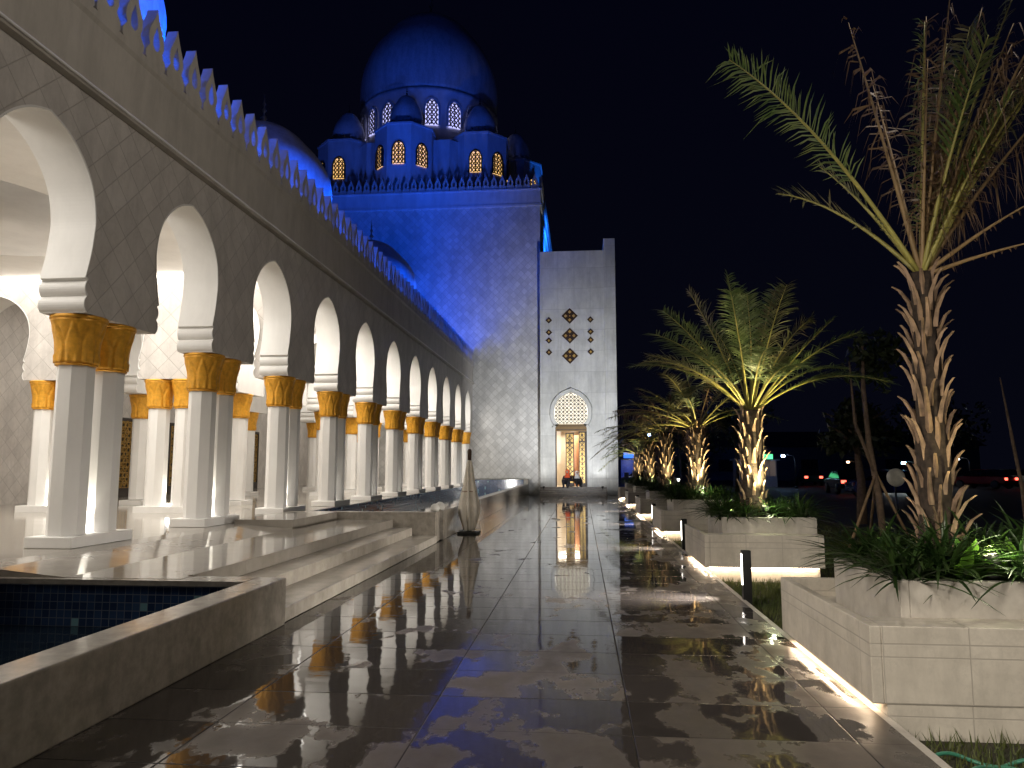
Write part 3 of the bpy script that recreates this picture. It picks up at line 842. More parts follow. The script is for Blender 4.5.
# door leaves with gold lattice
def leaf(x0, x1, y, z0, z1, name='door'):
    f = MB(); f.box((x0,y,z0), (x0+.05,y+.07,z1)); f.box((x1-.05,y,z0), (x1,y+.07,z1)); f.box((x0+.05,y,z1-.07), (x1-.05,y+.07,z1)); f.box((x0+.05,y,z0), (x1-.05,y+.07,z0+.2)); f.box((x0+.05,y,z1-.62), (x1-.05,y+.07,z1-.55))
    fo = epart(f, name, M['dark_frame'])
    g = MB(); g.box((x0+.05,y+.05,z0+.2), (x1-.05,y+.06,z1-.07)); epart(g, 'backing', M['gold_inlay'], fo)
    l = MB(); lattice(l, lambda a, b: x0+.05 < a < x1-.05 and z0+.2 < b < z1-.07, x0, x1, z0, z1, .19, .04, y+.01, .03, (45,-45)); lattice(l, lambda a, b: x0+.05 < a < x1-.05 and z0+.2 < b < z1-.07, x0, x1, z0, z1, .27, .03, y-.005, .014, (90,)); epart(l, 'lattice', M['dark_frame'], fo)
leaf(DX-.33, DX+.15, YF+.9, Z0, 3.5)
leaf(DX+.42, DX+.80, YF+.5, Z0, 3.55)
m = MB(); m.box((DX-.30,YF+2.2,Z0), (DX+1.3,YF+2.3,3.4)); epart(m, 'lobby_screen', plain('timber_panel', (.42,.20,.10), rough=.5))
m = MB(); m.box((DX-.88,YF+.3,Z0), (DX-.82,YF+.45,3.55)); m.box((DX+.80,YF+.3,Z0), (DX+.88,YF+.45,3.55)); epart(m, 'door_frame', M['dark_frame'])
# lit room behind
M['room'] = stone('room_plaster', (.80,.74,.64), (.76,.70,.60), rough=.6)
m = MB(); m.box((DX-1.4,YF+3.2,Z0), (DX+1.4,YF+3.3,5.5)); m.box((DX-1.5,YF+.46,Z0-.1), (DX+1.5,YF+3.3,Z0)); m.box((DX-1.5,YF+.46,Z0), (DX-1.4,YF+3.2,5.5)); m.box((DX+1.4,YF+.46,Z0), (DX+1.5,YF+3.2,5.5)); epart(m, 'lobby', M['room'])
area('lobby_light', (DX-.1, YF+1.8, 3.5), (DX-.1, YF+1.8, 0), 80, 1.4, 1.4, (1,.84,.62))
spot('doorway_light', (DX, YF-.5, 5.9), (DX, YF+.8, 1.4), 110, 60, .8, (1,.85,.6), .05)
# diamond inlays
def diamond(x, z, r, cells):
    f = MB(); f.prism([(x-r,z),(x,z-r),(x+r,z),(x,z+r)], 'y', YF-.03, YF); o = epart(f, 'diamond_inlay', M['brown_inlay'])
    g = MB(); q = r/cells
    for i in range(cells):
        for j in range(cells):
            a = (i-(cells-1)/2)*q; b = (j-(cells-1)/2)*q
            cx_, cz_ = x+(a-b), z+(a+b); s_ = q*.42
            g.prism([(cx_-s_,cz_),(cx_,cz_-s_),(cx_+s_,cz_),(cx_,cz_+s_)], 'y', YF-.036, YF-.031)
    if cells > 1: s_ = q*.2; g.prism([(x-s_,z),(x,z-s_),(x+s_,z),(x,z+s_)], 'y', YF-.036, YF-.031)
    epart(g, 'gold_star', M['gold_inlay'], o)
for z in (10.1, 8.96, 7.80): diamond(-.61, z, .46, 2)
for x in (-1.80, .56):
    for z in (9.87, 9.17, 8.70, 8.02): diamond(x, z, .19, 1)
# steps of the tower
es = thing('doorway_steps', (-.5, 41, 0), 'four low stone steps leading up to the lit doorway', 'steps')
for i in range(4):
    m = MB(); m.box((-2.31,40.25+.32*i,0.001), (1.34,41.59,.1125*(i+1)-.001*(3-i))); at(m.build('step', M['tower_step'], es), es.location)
# flush floods beside the steps
def flood(loc, aim, power, label, size=70, col=(1,1,1), name='floodlight', glass='lamp_white', cat='floodlight', group=None, s=1.0, rad=.06, blend=.6):
    f = thing(name, loc, label, cat, group)
    m = MB(); m.lathe([(.05*s,0),(.05*s,.02*s),(.015*s,.03*s),(.015*s,.09*s)], 12); m.build('bracket', M['black'], f)
    d = (Vector(aim)-Vector(loc)).normalized(); q = d.to_track_quat('Z', 'Y').to_matrix().to_4x4()
    MM = Matrix.Translation((0,0,.11*s)) @ q
    m = MB(); m.lathe([(.03*s,-.05*s),(.06*s,-.03*s),(.065*s,.05*s),(.052*s,.05*s),(.05*s,.03*s)], 14, M=MM); m.build('housing', M['black'], f, fix=False)
    m = MB(); m.lathe([(.001,.034*s),(.05*s,.034*s)], 14, M=MM); m.build('lens', M[glass], f, fix=False)
    if power: spot('flood_beam', Vector(loc)+Vector((0,0,.11*s))+d*.09*s, aim, power, size, blend, col, rad)
    return f
flood((-2.1,40.9,.34), (-1.8,41.6,6), 18, 'small bright floodlight at the arcade end of the doorway steps', 100)
flood((1.1,40.9,.34), (1.0,41.6,6), 18, 'small bright floodlight at the garden end of the doorway steps', 110)

# ------------------------------------------------------------------ path-side planters
def planter(y0, i, label):
    p = thing('planter', (1.80, y0, 0), label, 'planter', 'stepped stone planters along the promenade')
    W, L = 1.72, 2.12
    m = MB()
    # recessed base
    m.box((.09,.09 if i else .012,-.139), (W-.05,L-.05,.075)); 
    m.build('base', M['planter'], p)
    m = MB(); zt = .55; zb = .076
    if i == 0: W2 = 2.6
    else: W2 = W
    m.box((0,0,zb), (.07,L,zt)); m.box((.07,0,zb), (W,.30,zt)); m.box((W-.07,.30,zb), (W,L,zt)); m.box((.07,L-.07,zb), (W-.07,L,zt)); m.box((.07,.30,zb), (W-.07,L-.07,.40))
    m.build('lower_tier', M['planter'], p, bevel=.006)
    m = MB(); x0, x1, ya, yb = .32, W-.002, .301, 1.62
    m.box((x0,ya,.401), (x0+.06,yb,.79)); m.box((x0+.06,ya,.401), (x1,ya+.06,.79)); m.box((x1-.06,ya+.06,.401), (x1,yb,.79)); m.box((x0+.06,yb-.06,.401), (x1-.06,yb,.79))
    m.build('upper_tier', M['planter_top'], p, bevel=.006)
    m = MB(); m.box((x0+.06,ya+.06,.41), (x1-.06,yb-.06,.74)); m.build('soil', M['soil'], p)
    m = MB(); m.box((.03,.14,.066), (.05,L-.10,.0755)); m.build('led_strip', M['led'], p)
    if i: m = MB(); m.box((.07,.03,.066), (W-.08,.055,.0755)); m.build('led_strip', M['led'], p)
    return p
PLN = [5.02, 11.40, 17.5, 23.7, 29.9, 36.0]
ordn = ['nearest stepped stone planter with the tallest palm', 'stepped stone planter behind the nearest one, holding the wide fan palm', 'third stepped stone planter from the camera along the path', 'fourth stepped stone planter from the camera along the path', 'fifth stepped stone planter from the camera along the path', 'farthest stepped stone planter, near the grey tower']
for i, y0 in enumerate(PLN): planter(y0, i, ordn[i])

# kerb strip along the path
m = MB(); m.box((1.841,-6,-.138), (1.90,42,-.004)); tag(m.build('kerb', M['planter_top']), 'thin pale kerb edge between path and garden', 'kerb', kind='structure')

# bollards
def bollard(y, label):
    b = thing('bollard', (1.93, y, -.135), label, 'bollard', 'dark low bollard lights along the path')
    m = MB(); m.box((-.05,-.05,0), (.05,.05,.70)); m.build('post', M['black'], b, bevel=.004)
    m = MB(); m.box((-.054,-.035,.30), (-.0505,.035,.66)); m.build('light_slot', M['bol'], b)
    o = area('bollard_light', (1.93-.07, y, .34), (0.6, y, .0), 34, .05, .25, (1,.93,.85))
    o.data.spread = R(70)
M['bol'] = glow('bollard_slot_glass', (1,.92,.82), 5)
for i, y in enumerate((9.2, 14.6, 20.6, 26.6, 32.8)):
    bollard(y, ['dark bollard light with lit slot, nearest to the camera', 'second dark bollard light from the camera, by the second planter', 'third dark bollard light from the camera', 'fourth dark bollard light from the camera', 'farthest dark bollard light, toward the tower'][i])

# ------------------------------------------------------------------ palms
def trunk(mb, h, r0, r1, nst, seed, stub_len=.2, stub_w=.05, lean=.3):
    rnd = random.Random(seed)
    mb.lathe([(r0+(r1-r0)*t/10 + .012*math.sin(t*2.1), h*t/10) for t in range(11)], 16, mi=0, smooth=True)
    ga = PI*(3-math.sqrt(5))
    for i in range(nst):
        t = (i+.5)/nst; z = h*t*.97; a = i*ga + rnd.uniform(-.1,.1)
        r = r0+(r1-r0)*t
        L = stub_len*rnd.uniform(.65,1.3); w = stub_w*rnd.uniform(.8,1.25)
        out = Vector((math.cos(a), math.sin(a), 0)); tan = Vector((-math.sin(a), math.cos(a), 0)); up = Vector((0,0,1))
        p0 = out*(r-.02)+up*z; k = rnd.uniform(.7,1.35)*lean
        p1 = p0+out*(.10*L*k/.3)+up*L*.45; p2 = p0+out*(L*.30*k/.3)+up*L*.85; p3 = p0+out*(L*.46*k/.3)+up*L*1.0
        tw = rnd.uniform(-.35,.35)*L*.4
        p2 = p2+tan*tw*.5; p3 = p3+tan*tw
        vs = []
        for p, ww, th in ((p0, w*1.25, .030), (p1, w*.85, .022), (p2, w*.62, .017), (p3, w*.5, .012)):
            vs += [p-tan*ww*.5, p+out*th, p+tan*ww*.5, p-out*th*.6]
        fs = []
        for j in range(3):
            for q in range(4): fs.append((4*j+q, 4*j+(q+1)%4, 4*j+4+(q+1)%4, 4*j+4+q))
        fs.append((12,13,14,15))
        mb.add(vs, fs, 1)
def frond(p0, d0, L, droop, llen, s0=.28, n=42, dead=False, seed=0, green=0, curl=0, hang=.0, wid=.020, side=None):
    """one feather leaf; mats 0 rachis 1 leaflet"""
    rnd = random.Random(seed); mb = MB()
    p0 = Vector(p0); d0 = Vector(d0).normalized(); up = Vector((0,0,1))
    sd = d0.cross(up); sd = sd.normalized() if sd.length > .05 else Vector((1,0,0))
    if side is not None: sd = Vector(side).normalized()
    def P(t): return p0 + d0*(L*t) + up*(-droop*L*t*t) + sd*(curl*L*t*t)
    N = 14; pts = [P(i/N) for i in range(N+1)]
    mb.tube(pts, [.021*(1-.85*i/N)*min(1, .6+L*.35) for i in range(N+1)], 5, mi=0)
    for i in range(n):
        t = s0+(1-s0)*(i+rnd.random()*.5)/n
        p = P(t); tan = (P(min(1, t+.02))-P(t-.02)).normalized()
        b = tan.cross(sd).normalized()
        if b.z < 0: b = -b
        prof = (math.sin(PI*min(1, .12+.88*((t-s0)/(1-s0))))**.55) if t < .985 else .5
        for sg in (-1, 1):
            if rnd.random() < (.3 if dead else .06): continue
            p = P(t + (rnd.uniform(-.03,.03) if dead else 0))
            l = llen*(.35+.65*prof)*(rnd.uniform(.35,1.35) if dead else rnd.uniform(.8,1.12))
            dr = (tan*rnd.uniform(.55,.8) + sd*sg*rnd.uniform(.75,1.0) + b*rnd.uniform(.10,.42)*(0 if dead else 1)).normalized()
            g = hang + rnd.uniform(.12,.45) + (rnd.uniform(.5,2.2) if dead else 0)
            if dead: dr = (dr + Vector((rnd.gauss(0,.3), rnd.gauss(0,.3), rnd.gauss(0,.3)))).normalized()
            elif rnd.random() < .15: dr = (dr + Vector((rnd.gauss(0,.25), rnd.gauss(0,.25), rnd.gauss(0,.25)))).normalized()
            q1 = p+dr*l*.45+up*(-g*l*.14); q2 = p+dr*l*(.98 if not dead else .7)+up*(-g*l*.52)
            wv = dr.cross(b).normalized()*wid*.5*rnd.uniform(.8,1.2); wv = (wv + b*rnd.uniform(-.004,.004))
            mb.add([p-wv*.6, p+wv*.6, q1+wv, q2, q1-wv], [(0,1,2,4),(4,2,3)], 1)
    return mb
MATS = {'g': ('rachis','frond'), 'o': ('rachis','frond_dull'), 'd': ('rachis_dead','frond_dead')}

# nearest palm
def palm(loc, h, label, r0, r1, nst, seed, stub_len, stub_w):
    p = thing('palm_tree', loc, label, 'palm tree', 'lit palms in the planters')
    m = MB(); trunk(m, h, r0, r1, nst, seed, stub_len, stub_w); m.build('trunk', [M['trunk'], M['stub']], p, fix=False)
    return p
P1 = (2.68, 5.98, .74)
p1 = palm(P1, 2.33, 'tallest nearest palm with a long ragged trunk and sparse windblown fronds', .135, .075, 88, 3, .27, .040)
def f1(end, base=(0,0,2.3), kind='g', droop=.18, llen=.42, s0=.3, n=46, seed=1, **kw):
    """frond from the crown to a measured end point (metres, world)"""
    b = Vector(base); e = Vector(end)-Vector(P1); v = e-b
    # P(1)=b+d*L - droop*L*z  -> d*L = v + droop*L*z ; iterate
    L = v.length
    for _ in range(6): L = (v+Vector((0,0,droop*L))).length
    d = (v+Vector((0,0,droop*L)))/L
    a, c = MATS[kind]
    frond(b, d, L, droop, llen, s0, n, kind == 'd', seed, **kw).build('frond', [M[a], M[c]], p1, fix=False)
f1((1.21,5.75,4.80), droop=.26, llen=.46, s0=.34, n=66, seed=11, wid=.015, hang=.5)
f1((1.75,6.5,3.95), droop=.30, llen=.30, s0=.3, n=30, kind='o', seed=12)
f1((2.20,5.9,5.15), kind='d', droop=.06, llen=.40, s0=.38, n=40, seed=13)
f1((3.02,5.9,5.45), kind='d', droop=.05, llen=.34, s0=.15, n=70, seed=14)
f1((2.95,6.2,5.35), kind='d', droop=.04, llen=.38, s0=.2, n=60, seed=15)
f1((3.05,5.5,4.75), kind='g', droop=.20, llen=.34, s0=.45, n=36, seed=16)
f1((3.50,6.0,4.95), kind='d', droop=.12, llen=.42, s0=.3, n=56, seed=17)
f1((3.75,5.8,4.75), kind='o', droop=.25, llen=.38, s0=.35, n=46, seed=18)
f1((3.35,6.3,5.3), kind='o', droop=.10, llen=.36, s0=.3, n=50, seed=19)
f1((3.60,6.7,4.30), kind='d', droop=.30, llen=.34, s0=.35, n=40, seed=20)
f1((2.75,6.9,5.2), kind='d', droop=.08, llen=.36, s0=.3, n=46, seed=21)
f1((3.55,5.85,3.62), kind='d', droop=.12, llen=.06, s0=.2, n=12, seed=22)
f1((3.60,5.9,3.30), kind='d', droop=.10, llen=.06, s0=.2, n=12, seed=23)
f1((2.35,6.0,3.55), kind='o', droop=.1, llen=.10, s0=.3, n=12, seed=24)
for q in range(7):
    f1((3.35+.10*q, 5.7+.13*(q % 4), 4.75+.35*math.sin(q*1.9)+.2), kind='dodgdod'[q], droop=.10+.03*(q % 4), llen=.36, s0=.22, n=54, seed=80+q, wid=.013, hang=.8)
for q in range(9):
    f1((2.75+.09*q+.05*math.sin(q*5), 5.8+.1*(q % 5), 4.5+.5*math.sin(q*2.3)+.25), kind='dgdodgdod'[q], droop=.06+.02*(q % 4), llen=.34, s0=.16, n=54, seed=60+q, wid=.013, hang=.8)
f1((2.9,6.0,4.2), kind='d', droop=.05, llen=.22, s0=.25, n=40, seed=25)
f1((3.25,5.6,4.35), kind='g', droop=.12, llen=.2, s0=.5, n=26, seed=26)
f1((2.05,6.3,4.1), kind='o', droop=.2, llen=.26, s0=.5, n=26, seed=27)

def fan_palm(loc, h, label, seed, nf, L, elev=(38, 82), llen=.40, r0=.19, r1=.15, nst=70, bias=None, kinds='ggogod', droop=(.22,.42), stub_len=.2, nleaf=44):
    rnd = random.Random(seed)
    p = palm(loc, h, label, r0, r1, nst, seed, stub_len, .05)
    for i in range(nf):
        t = i/nf; a = i*2.39996+rnd.uniform(-.2,.2); el = R(elev[1]-(elev[1]-elev[0])*t**.7+rnd.uniform(-5,5))
        d = Vector((math.cos(a)*math.cos(el), math.sin(a)*math.cos(el)*.9, math.sin(el)))
        if bias is not None: d = d+Vector(bias)
        kd = kinds[int(rnd.random()*len(kinds))]; A, Bm = MATS[kd]
        frond((math.cos(a)*.05, math.sin(a)*.05, h-.03), d, L*rnd.uniform(.85,1.08), rnd.uniform(*droop)*(.6+.6*t), llen*rnd.uniform(.85,1.1), .30, nleaf, kd == 'd', seed*100+i, curl=rnd.uniform(-.12,.12), wid=.017, hang=.25).build('frond', [M[A], M[Bm]], p, fix=False)
    return p
fan_palm((2.72, 12.25, .74), 1.72, 'wide fan-shaped palm with many yellow-lit fronds, second from the camera', 5, 30, 2.5, elev=(34,86), llen=.44, nleaf=60, droop=(.16,.52), kinds='ggggo', r0=.20, r1=.16)
fan_palm((2.78, 18.4, .74), 1.75, 'third palm from the camera, its fronds arching toward the tower', 6, 24, 2.5, elev=(15,75), llen=.44, kinds='gooood', droop=(.35,.6), bias=(-.35,0,0), r0=.22, r1=.18)
fan_palm((2.72, 24.6, .74), 1.95, 'fourth palm from the camera with olive drooping crown', 7, 18, 2.3, elev=(15,75), llen=.40, kinds='ogodd', droop=(.35,.6), bias=(-.25,0,0), r0=.24, r1=.2)
fan_palm((2.76, 30.8, .74), 1.85, 'fifth palm from the camera, short with a golden lit crown', 8, 16, 2.1, elev=(10,70), llen=.38, kinds='oggdd', droop=(.4,.7), bias=(-.2,0,0), r0=.26, r1=.2)
fan_palm((2.74, 36.9, .74), 1.45, 'farthest and smallest palm in the row near the tower', 9, 14, 1.9, elev=(10,70), llen=.36, kinds='oggdd', droop=(.4,.7), bias=(-.2,0,0), r0=.26, r1=.2, nst=50)

# strap-leaved clumps
def clump_mesh(seed, n=70, L=.55, w=.022, name='strap_plant', broad=False):
    rnd = random.Random(seed); mb = MB()
    for i in range(n):
        a = rnd.uniform(0, 2*PI); el = R(rnd.uniform(35, 85)); l = L*rnd.uniform(.6, 1.15)
        d = Vector((math.cos(a)*math.cos(el), math.sin(a)*math.cos(el), math.sin(el))); s_ = Vector((-math.sin(a), math.cos(a), 0))
        p0 = Vector((rnd.gauss(0,.04), rnd.gauss(0,.04), 0)); dr = rnd.uniform(.35,.95)*(.5 if broad else 1)
        vs = []; K = 6
        for k in range(K+1):
            t = k/K; p = p0+d*l*t+Vector((0,0,-dr*l*t*t*.8)) + Vector((math.cos(a), math.sin(a), 0))*dr*l*t*t*.35
            ww = w*(math.sin(PI*min(1, .2+.8*t))**.7 if not broad else math.sin(PI*(.08+.90*t)))*.5
            if k == K: ww = .001
            vs += [p-s_*ww, p+Vector((0,0,-ww*.5)), p+s_*ww]
        fs = []
        for k in range(K):
            for q in range(2): fs.append((3*k+q, 3*k+q+1, 3*k+4+q, 3*k+3+q))
        mb.add(vs, fs, 0, True)
    return mb
cl = [clump_mesh(s, 105, .66, .026).mesh('strap_plant', M['strap']) for s in (1,2,3)]
br = [clump_mesh(s, 16, .42, .085, broad=True).mesh('broad_leaf_plant', M['broad']) for s in (4,5)]
rnd = random.Random(4)
pnames = ['in the nearest planter', 'in the second planter', 'in the third planter', 'in the fourth planter', 'in the fifth planter', 'in the farthest planter']
for i, y0 in enumerate(PLN):
    px, py = 2.68, y0+.96
    for j in range(15 if i < 3 else 8):
        cols = 5 if i < 3 else 4
        x = 2.25+.26*(j % cols)+rnd.uniform(-.06,.06)+(0 if i < 3 else .05); y = y0+.46+.36*(j//cols)+rnd.uniform(-.06,.06)
        if abs(x-px) < .16 and abs(y-py) < .16: continue
        if abs(x-2.79) < .17 and abs(y-y0-.42) < .12: continue
        o = link('strap_plant', cl[j % 3]); o.location = (x, y, .735); s_ = rnd.uniform(.8,1.15)*(.98 if i else 1.08); o.scale = (s_, s_, s_*rnd.uniform(.85,1.05)); o.rotation_euler = (0,0,rnd.uniform(0,6.28))
        tag(o, 'dark green strap-leaved plant spilling over the rim '+pnames[i], 'plant', 'strap-leaved plants '+pnames[i])
for (x, y) in ((2.90,5.56),(2.66,5.58),(3.05,5.50)):
    o = link('broad_leaf_plant', br[int(x*10) % 2]); o.location = (x, y, .735); o.rotation_euler = (0,0,x*9)
    tag(o, 'bright green broad-leaved plant lit at the foot of the nearest palm', 'plant', 'broad-leaved plants at the nearest palm')
# garden spots at each palm
for i, y0 in enumerate(PLN):
    lx = (2.78 if i == 0 else 2.80); ly = y0+.42
    tgt = (2.68, y0+1.0, 3.2)
    flood((lx, ly, .80), tgt, (80, 560, 400, 260, 240, 200)[i], 'small garden spotlight glowing among the leaves '+pnames[i], 62, (1.0,.83,.42), 'garden_spotlight', 'lamp_warm', 'spotlight', s=.9, rad=.04, blend=.8)
    if i < 3: point('leaf_glow', (lx+.02, ly-.12, 1.02), (3.2 if i == 0 else 6), (.95,1,.6), .03)
# added fill spots brightening the two nearest palms, without fixtures
spot('palm_fill_beam', (2.25, 11.85, .85), (2.6, 12.3, 4.4), 240, 80, .8, (1,.9,.6), .04)
spot('palm_fill_beam', (3.2, 12.0, .85), (2.9, 12.3, 4.4), 180, 80, .8, (1,.9,.6), .04)
spot('palm_fill_beam', (2.4, 6.3, .95), (2.4, 5.8, 4.2), 26, 80, .8, (1,.85,.5), .04)

# grass between planters
def grass(x0, x1, y0, y1, n, seed, hgt=.10):
    rnd = random.Random(seed); mb = MB()
    for i in range(n):
        x, y = rnd.uniform(x0, x1), rnd.uniform(y0, y1); a = rnd.uniform(0, 6.28); h = hgt*rnd.uniform(.5,1.3); dx, dy = math.cos(a)*.006, math.sin(a)*.006
        bx, by = rnd.gauss(0,.03), rnd.gauss(0,.03)
        mb.add([(x-dx,y-dy,-.14),(x+dx,y+dy,-.14),(x+bx,y+by,-.14+h)], [(0,1,2)])
    return mb
m = MB()
for k, (ya, yb) in enumerate(((3.2,5.0),(7.2,11.35),(13.55,17.45),(19.65,23.6))):
    g = grass(1.93, 6.0, ya, yb, (5000, 14000, 7000, 4000)[k], k); m.add(g.v, g.f)
g = grass(3.7, 7, 5, 24, 14000, 9); m.add(g.v, g.f)
tag(m.build('grass', M['grass'], fix=False), 'short rough grass between the planters', 'grass', kind='stuff')
# hose
h = thing('garden_hose', (2.4, 4.2, -.13), 'loose green garden hose lying in the dark bed by the nearest planter', 'hose')
m = MB()
for k, (pp) in enumerate(([(1.95,4.62),(2.15,4.68),(2.32,4.52),(2.38,4.30),(2.5,4.1)], [(2.02,4.35),(2.2,4.5),(2.42,4.60),(2.60,4.48),(2.75,4.3)], [(1.98,4.2),(2.2,4.28),(2.4,4.4),(2.62,4.36),(2.9,4.25)])):
    c = crom(pp, 8); m.tube([(a-2.4, b-4.2, .03+.01*k+.02*math.sin(i*.4)) for i, (a, b) in enumerate(c)], .011, 8)
m.build('hose_line', plain('green_rubber', (.05,.22,.14), rough=.35), h)

# ------------------------------------------------------------------ closed parasol
pa = thing('closed_parasol', (-2.66, 17.5, 0), 'closed pale cloth parasol on a dark wooden pole beside the pool wall', 'parasol')
m = MB(); m.tube([(0,0,.05),(0,0,1.95)], .028, 10); m.lathe([(.03,1.70),(.045,1.72),(.05,1.93),(.03,1.97)], 12); m.build('pole', plain('dark_timber', (.07,.035,.018), rough=.5), pa)
def pleat(r, z, a):
    k = .5+.5*math.cos(a*7+z*1.7); return r*(1-.36*k)*(1+.12*math.sin(a*2+z*3))
m = MB(); m.lathe([(.035,1.72),(.08,1.64),(.12,1.45),(.15,1.2),(.20,.90),(.24,.65),(.24,.45),(.19,.28),(.15,.16),(.14,.07)], 70, rf=pleat)
m.build('cloth', plain('canvas', (.74,.68,.58), rough=.85, nscale=5, var=.15), pa)
m = MB(); m.tube([(.16*math.cos(a*.3),.16*math.sin(a*.3),.98) for a in range(22)], .012, 6, caps=False); m.build('strap', plain('canvas_strap', (.3,.22,.14), rough=.8), pa)
m = MB(); m.box((-.24,-.24,0), (.24,.24,.05)); m.box((-.05,-.05,.05), (.05,.05,.16)); m.build('base', M['black'], pa, bevel=.01)
def sack(loc, label, sc):
    mb = MB()
    n = 14; prof = []
    mb.lathe([(.02,0),(.075,.01),(.085,.06),(.07,.12),(.03,.155),(.001,.16)], 16, rf=lambda r, z, a: r*(1+.18*math.cos(2*a)+.07*math.sin(5*a+z*20)))
    o = mb.build('cloth_bundle', M['sack']); o.location = loc; o.scale = sc; tag(o, label, 'bundle')
M['sack'] = plain('white_cloth', (.7,.68,.63), rough=.8)
sack((-3.1,15.6,.621), 'small white bundle on the pool wall corner, nearer the steps', (1,1,1))
sack((-3.1,16.15,.621), 'small white bundle on the pool wall beside the closed parasol', (1.1,1.3,1.1))

# ------------------------------------------------------------------ seated people in the doorway
def person(loc, label, scarf, robe, rz, scale=1.0):
    me = bpy.data.meshes.new('person'); J = {
        'pelvis': ((0,0,.14), .15), 'belly': ((0,.0,.30), .14), 'chest': ((0,-.03,.48), .15), 'neck': ((0,-.04,.60), .055), 'jaw': ((0,-.05,.67), .07), 'head': ((0,-.045,.76), .088),
        'shl': ((.17,-.03,.52), .06), 'ell': ((.25,-.14,.32), .048), 'hal': ((.10,-.32,.34), .036), 'shr': ((-.17,-.03,.52), .06), 'elr': ((-.25,-.14,.32), .048), 'har': ((-.08,-.34,.34), .036),
        'knl': ((.16,-.42,.33), .085), 'anl': ((.12,-.46,.02), .055), 'tol': ((.13,-.60,-.02), .04), 'knr': ((-.16,-.42,.33), .085), 'anr': ((-.10,-.46,.02), .055), 'tor': ((-.11,-.60,-.02), .04)}
    names = list(J); ed = [('pelvis','belly'),('belly','chest'),('chest','neck'),('neck','jaw'),('jaw','head'),('chest','shl'),('shl','ell'),('ell','hal'),('chest','shr'),('shr','elr'),('elr','har'),('pelvis','knl'),('knl','anl'),('anl','tol'),('pelvis','knr'),('knr','anr'),('anr','tor')]
    me.from_pydata([J[n][0] for n in names], [(names.index(a), names.index(b)) for a, b in ed], [])
    me.materials.append(robe)
    o = bpy.data.objects.new('person', me); COL.objects.link(o)
    sk = o.modifiers.new('skin', 'SKIN'); 
    for i, n in enumerate(names): me.skin_vertices[0].data[i].radius = (J[n][1], J[n][1]); me.skin_vertices[0].data[i].use_root = (n == 'pelvis')
    ss = o.modifiers.new('sub', 'SUBSURF'); ss.levels = 2; ss.render_levels = 2
    o.location = loc; o.rotation_euler = (0,0,rz); o.scale = (scale,)*3
    tag(o, label, 'person')
    fm = MB(); fm.lathe([(.001,-.075),(.045,-.06),(.062,-.02),(.066,.02),(.058,.06),(.001,.085)], 18, c=(0,-.085,.76)); fm.lathe([(.006,-.01),(.012,.0),(.001,.03)], 8, c=(0,-.155,.75))
    for sx in (-.024,.024): fm.lathe([(.001,-.008),(.009,0),(.001,.008)], 8, c=(sx,-.148,.775), mi=1)
    fm.add([(-.02,-.147,.72),(.02,-.147,.72),(.018,-.148,.727),(-.018,-.148,.727)], [(0,1,2,3)], 1)
    f = fm.build('face', [M['skin'], M['black']], o)
    sm = MB(); sm.lathe([(.17,-.30),(.155,-.22),(.10,-.14),(.105,-.06),(.115,.0),(.108,.06),(.075,.105),(.001,.125)], 24, c=(0,-.03,.76), rf=lambda r, z, a: r*(1-.30*max(0, -math.sin(a))**6*(1 if -.1 < z < .09 else 0)))
    sm.build('headscarf', scarf, o, fix=False)
M['skin'] = plain('skin', (.42,.25,.17), rough=.5)
person((-.80,41.55,.46), 'person seated in the doorway in an orange-red headscarf and dark clothes', plain('red_scarf', (.75,.10,.03), rough=.8), plain('dark_cloth', (.02,.02,.03), rough=.8), R(-12), 1.08)
person((-.30,41.85,.46), 'person in a white headscarf and black clothes seated at the door edge', plain('white_scarf', (.75,.75,.75), rough=.8), plain('black_cloth', (.012,.012,.015), rough=.8), R(15), 1.0)

# ------------------------------------------------------------------ background right
def prof_car(color, label, loc, rz, tail=False, head=False, beam=False):
    c = thing('parked_car', loc, label, 'car', 'cars parked beyond the garden', rz)
    body = [(-2.1,.35),(-2.15,.62),(-2.05,.86),(-1.2,.95),(1.35,.98),(2.0,.93),(2.12,.62),(2.1,.35)]
    m = MB(); m.prism(body, 'y', -.83, .83); m.build('body', color, c, bevel=.07)
    cab = [(-1.15,.95),(-.55,1.42),(.85,1.46),(1.65,.98)]
    m = MB(); vs = [(a, -.78+(.12 if b > 1.2 else 0), b) for a, b in cab]+[(a, .78-(.12 if b > 1.2 else 0), b) for a, b in cab]
    m.add(vs, [(0,1,2,3),(7,6,5,4),(0,4,5,1),(1,5,6,2),(2,6,7,3)]); m.build('windows', M['car_glass'], c)
    m = MB(); m.box((-.55,-.67,1.42), (.85,.67,1.48)); m.build('roof', color, c, bevel=.03)
    for x in (-1.35, 1.35):
        for y in (-.80, .80):
            W = Matrix.Translation((x, y, .33)) @ Matrix.Rotation(PI/2, 4, 'X')
            m = MB(); m.lathe([(.18,-.1),(.30,-.1),(.33,-.06),(.33,.06),(.30,.1),(.18,.1)], 20, M=W); w = m.build('wheel', M['black'], c, fix=False)
            m = MB(); m.lathe([(.001,-.09),(.18,-.09),(.18,.09),(.001,.09)], 14, M=W); m.build('rim', M['metal'], w, fix=False)
    for y in (-.62, .62):
        m = MB(); m.box((-2.16,y-.16,.62), (-2.08,y+.16,.76)); m.build('headlight', M['lamp_white'] if head else M['metal'], c, bevel=.01)
        m = MB(); m.box((2.06,y-.14,.68), (2.13,y+.14,.86)); m.build('tail_light', M['tail_on'] if tail else M['tail_off'], c, bevel=.01)
    return c
M['car_glass'] = plain('car_glass', (.012,.014,.018), rough=.08)
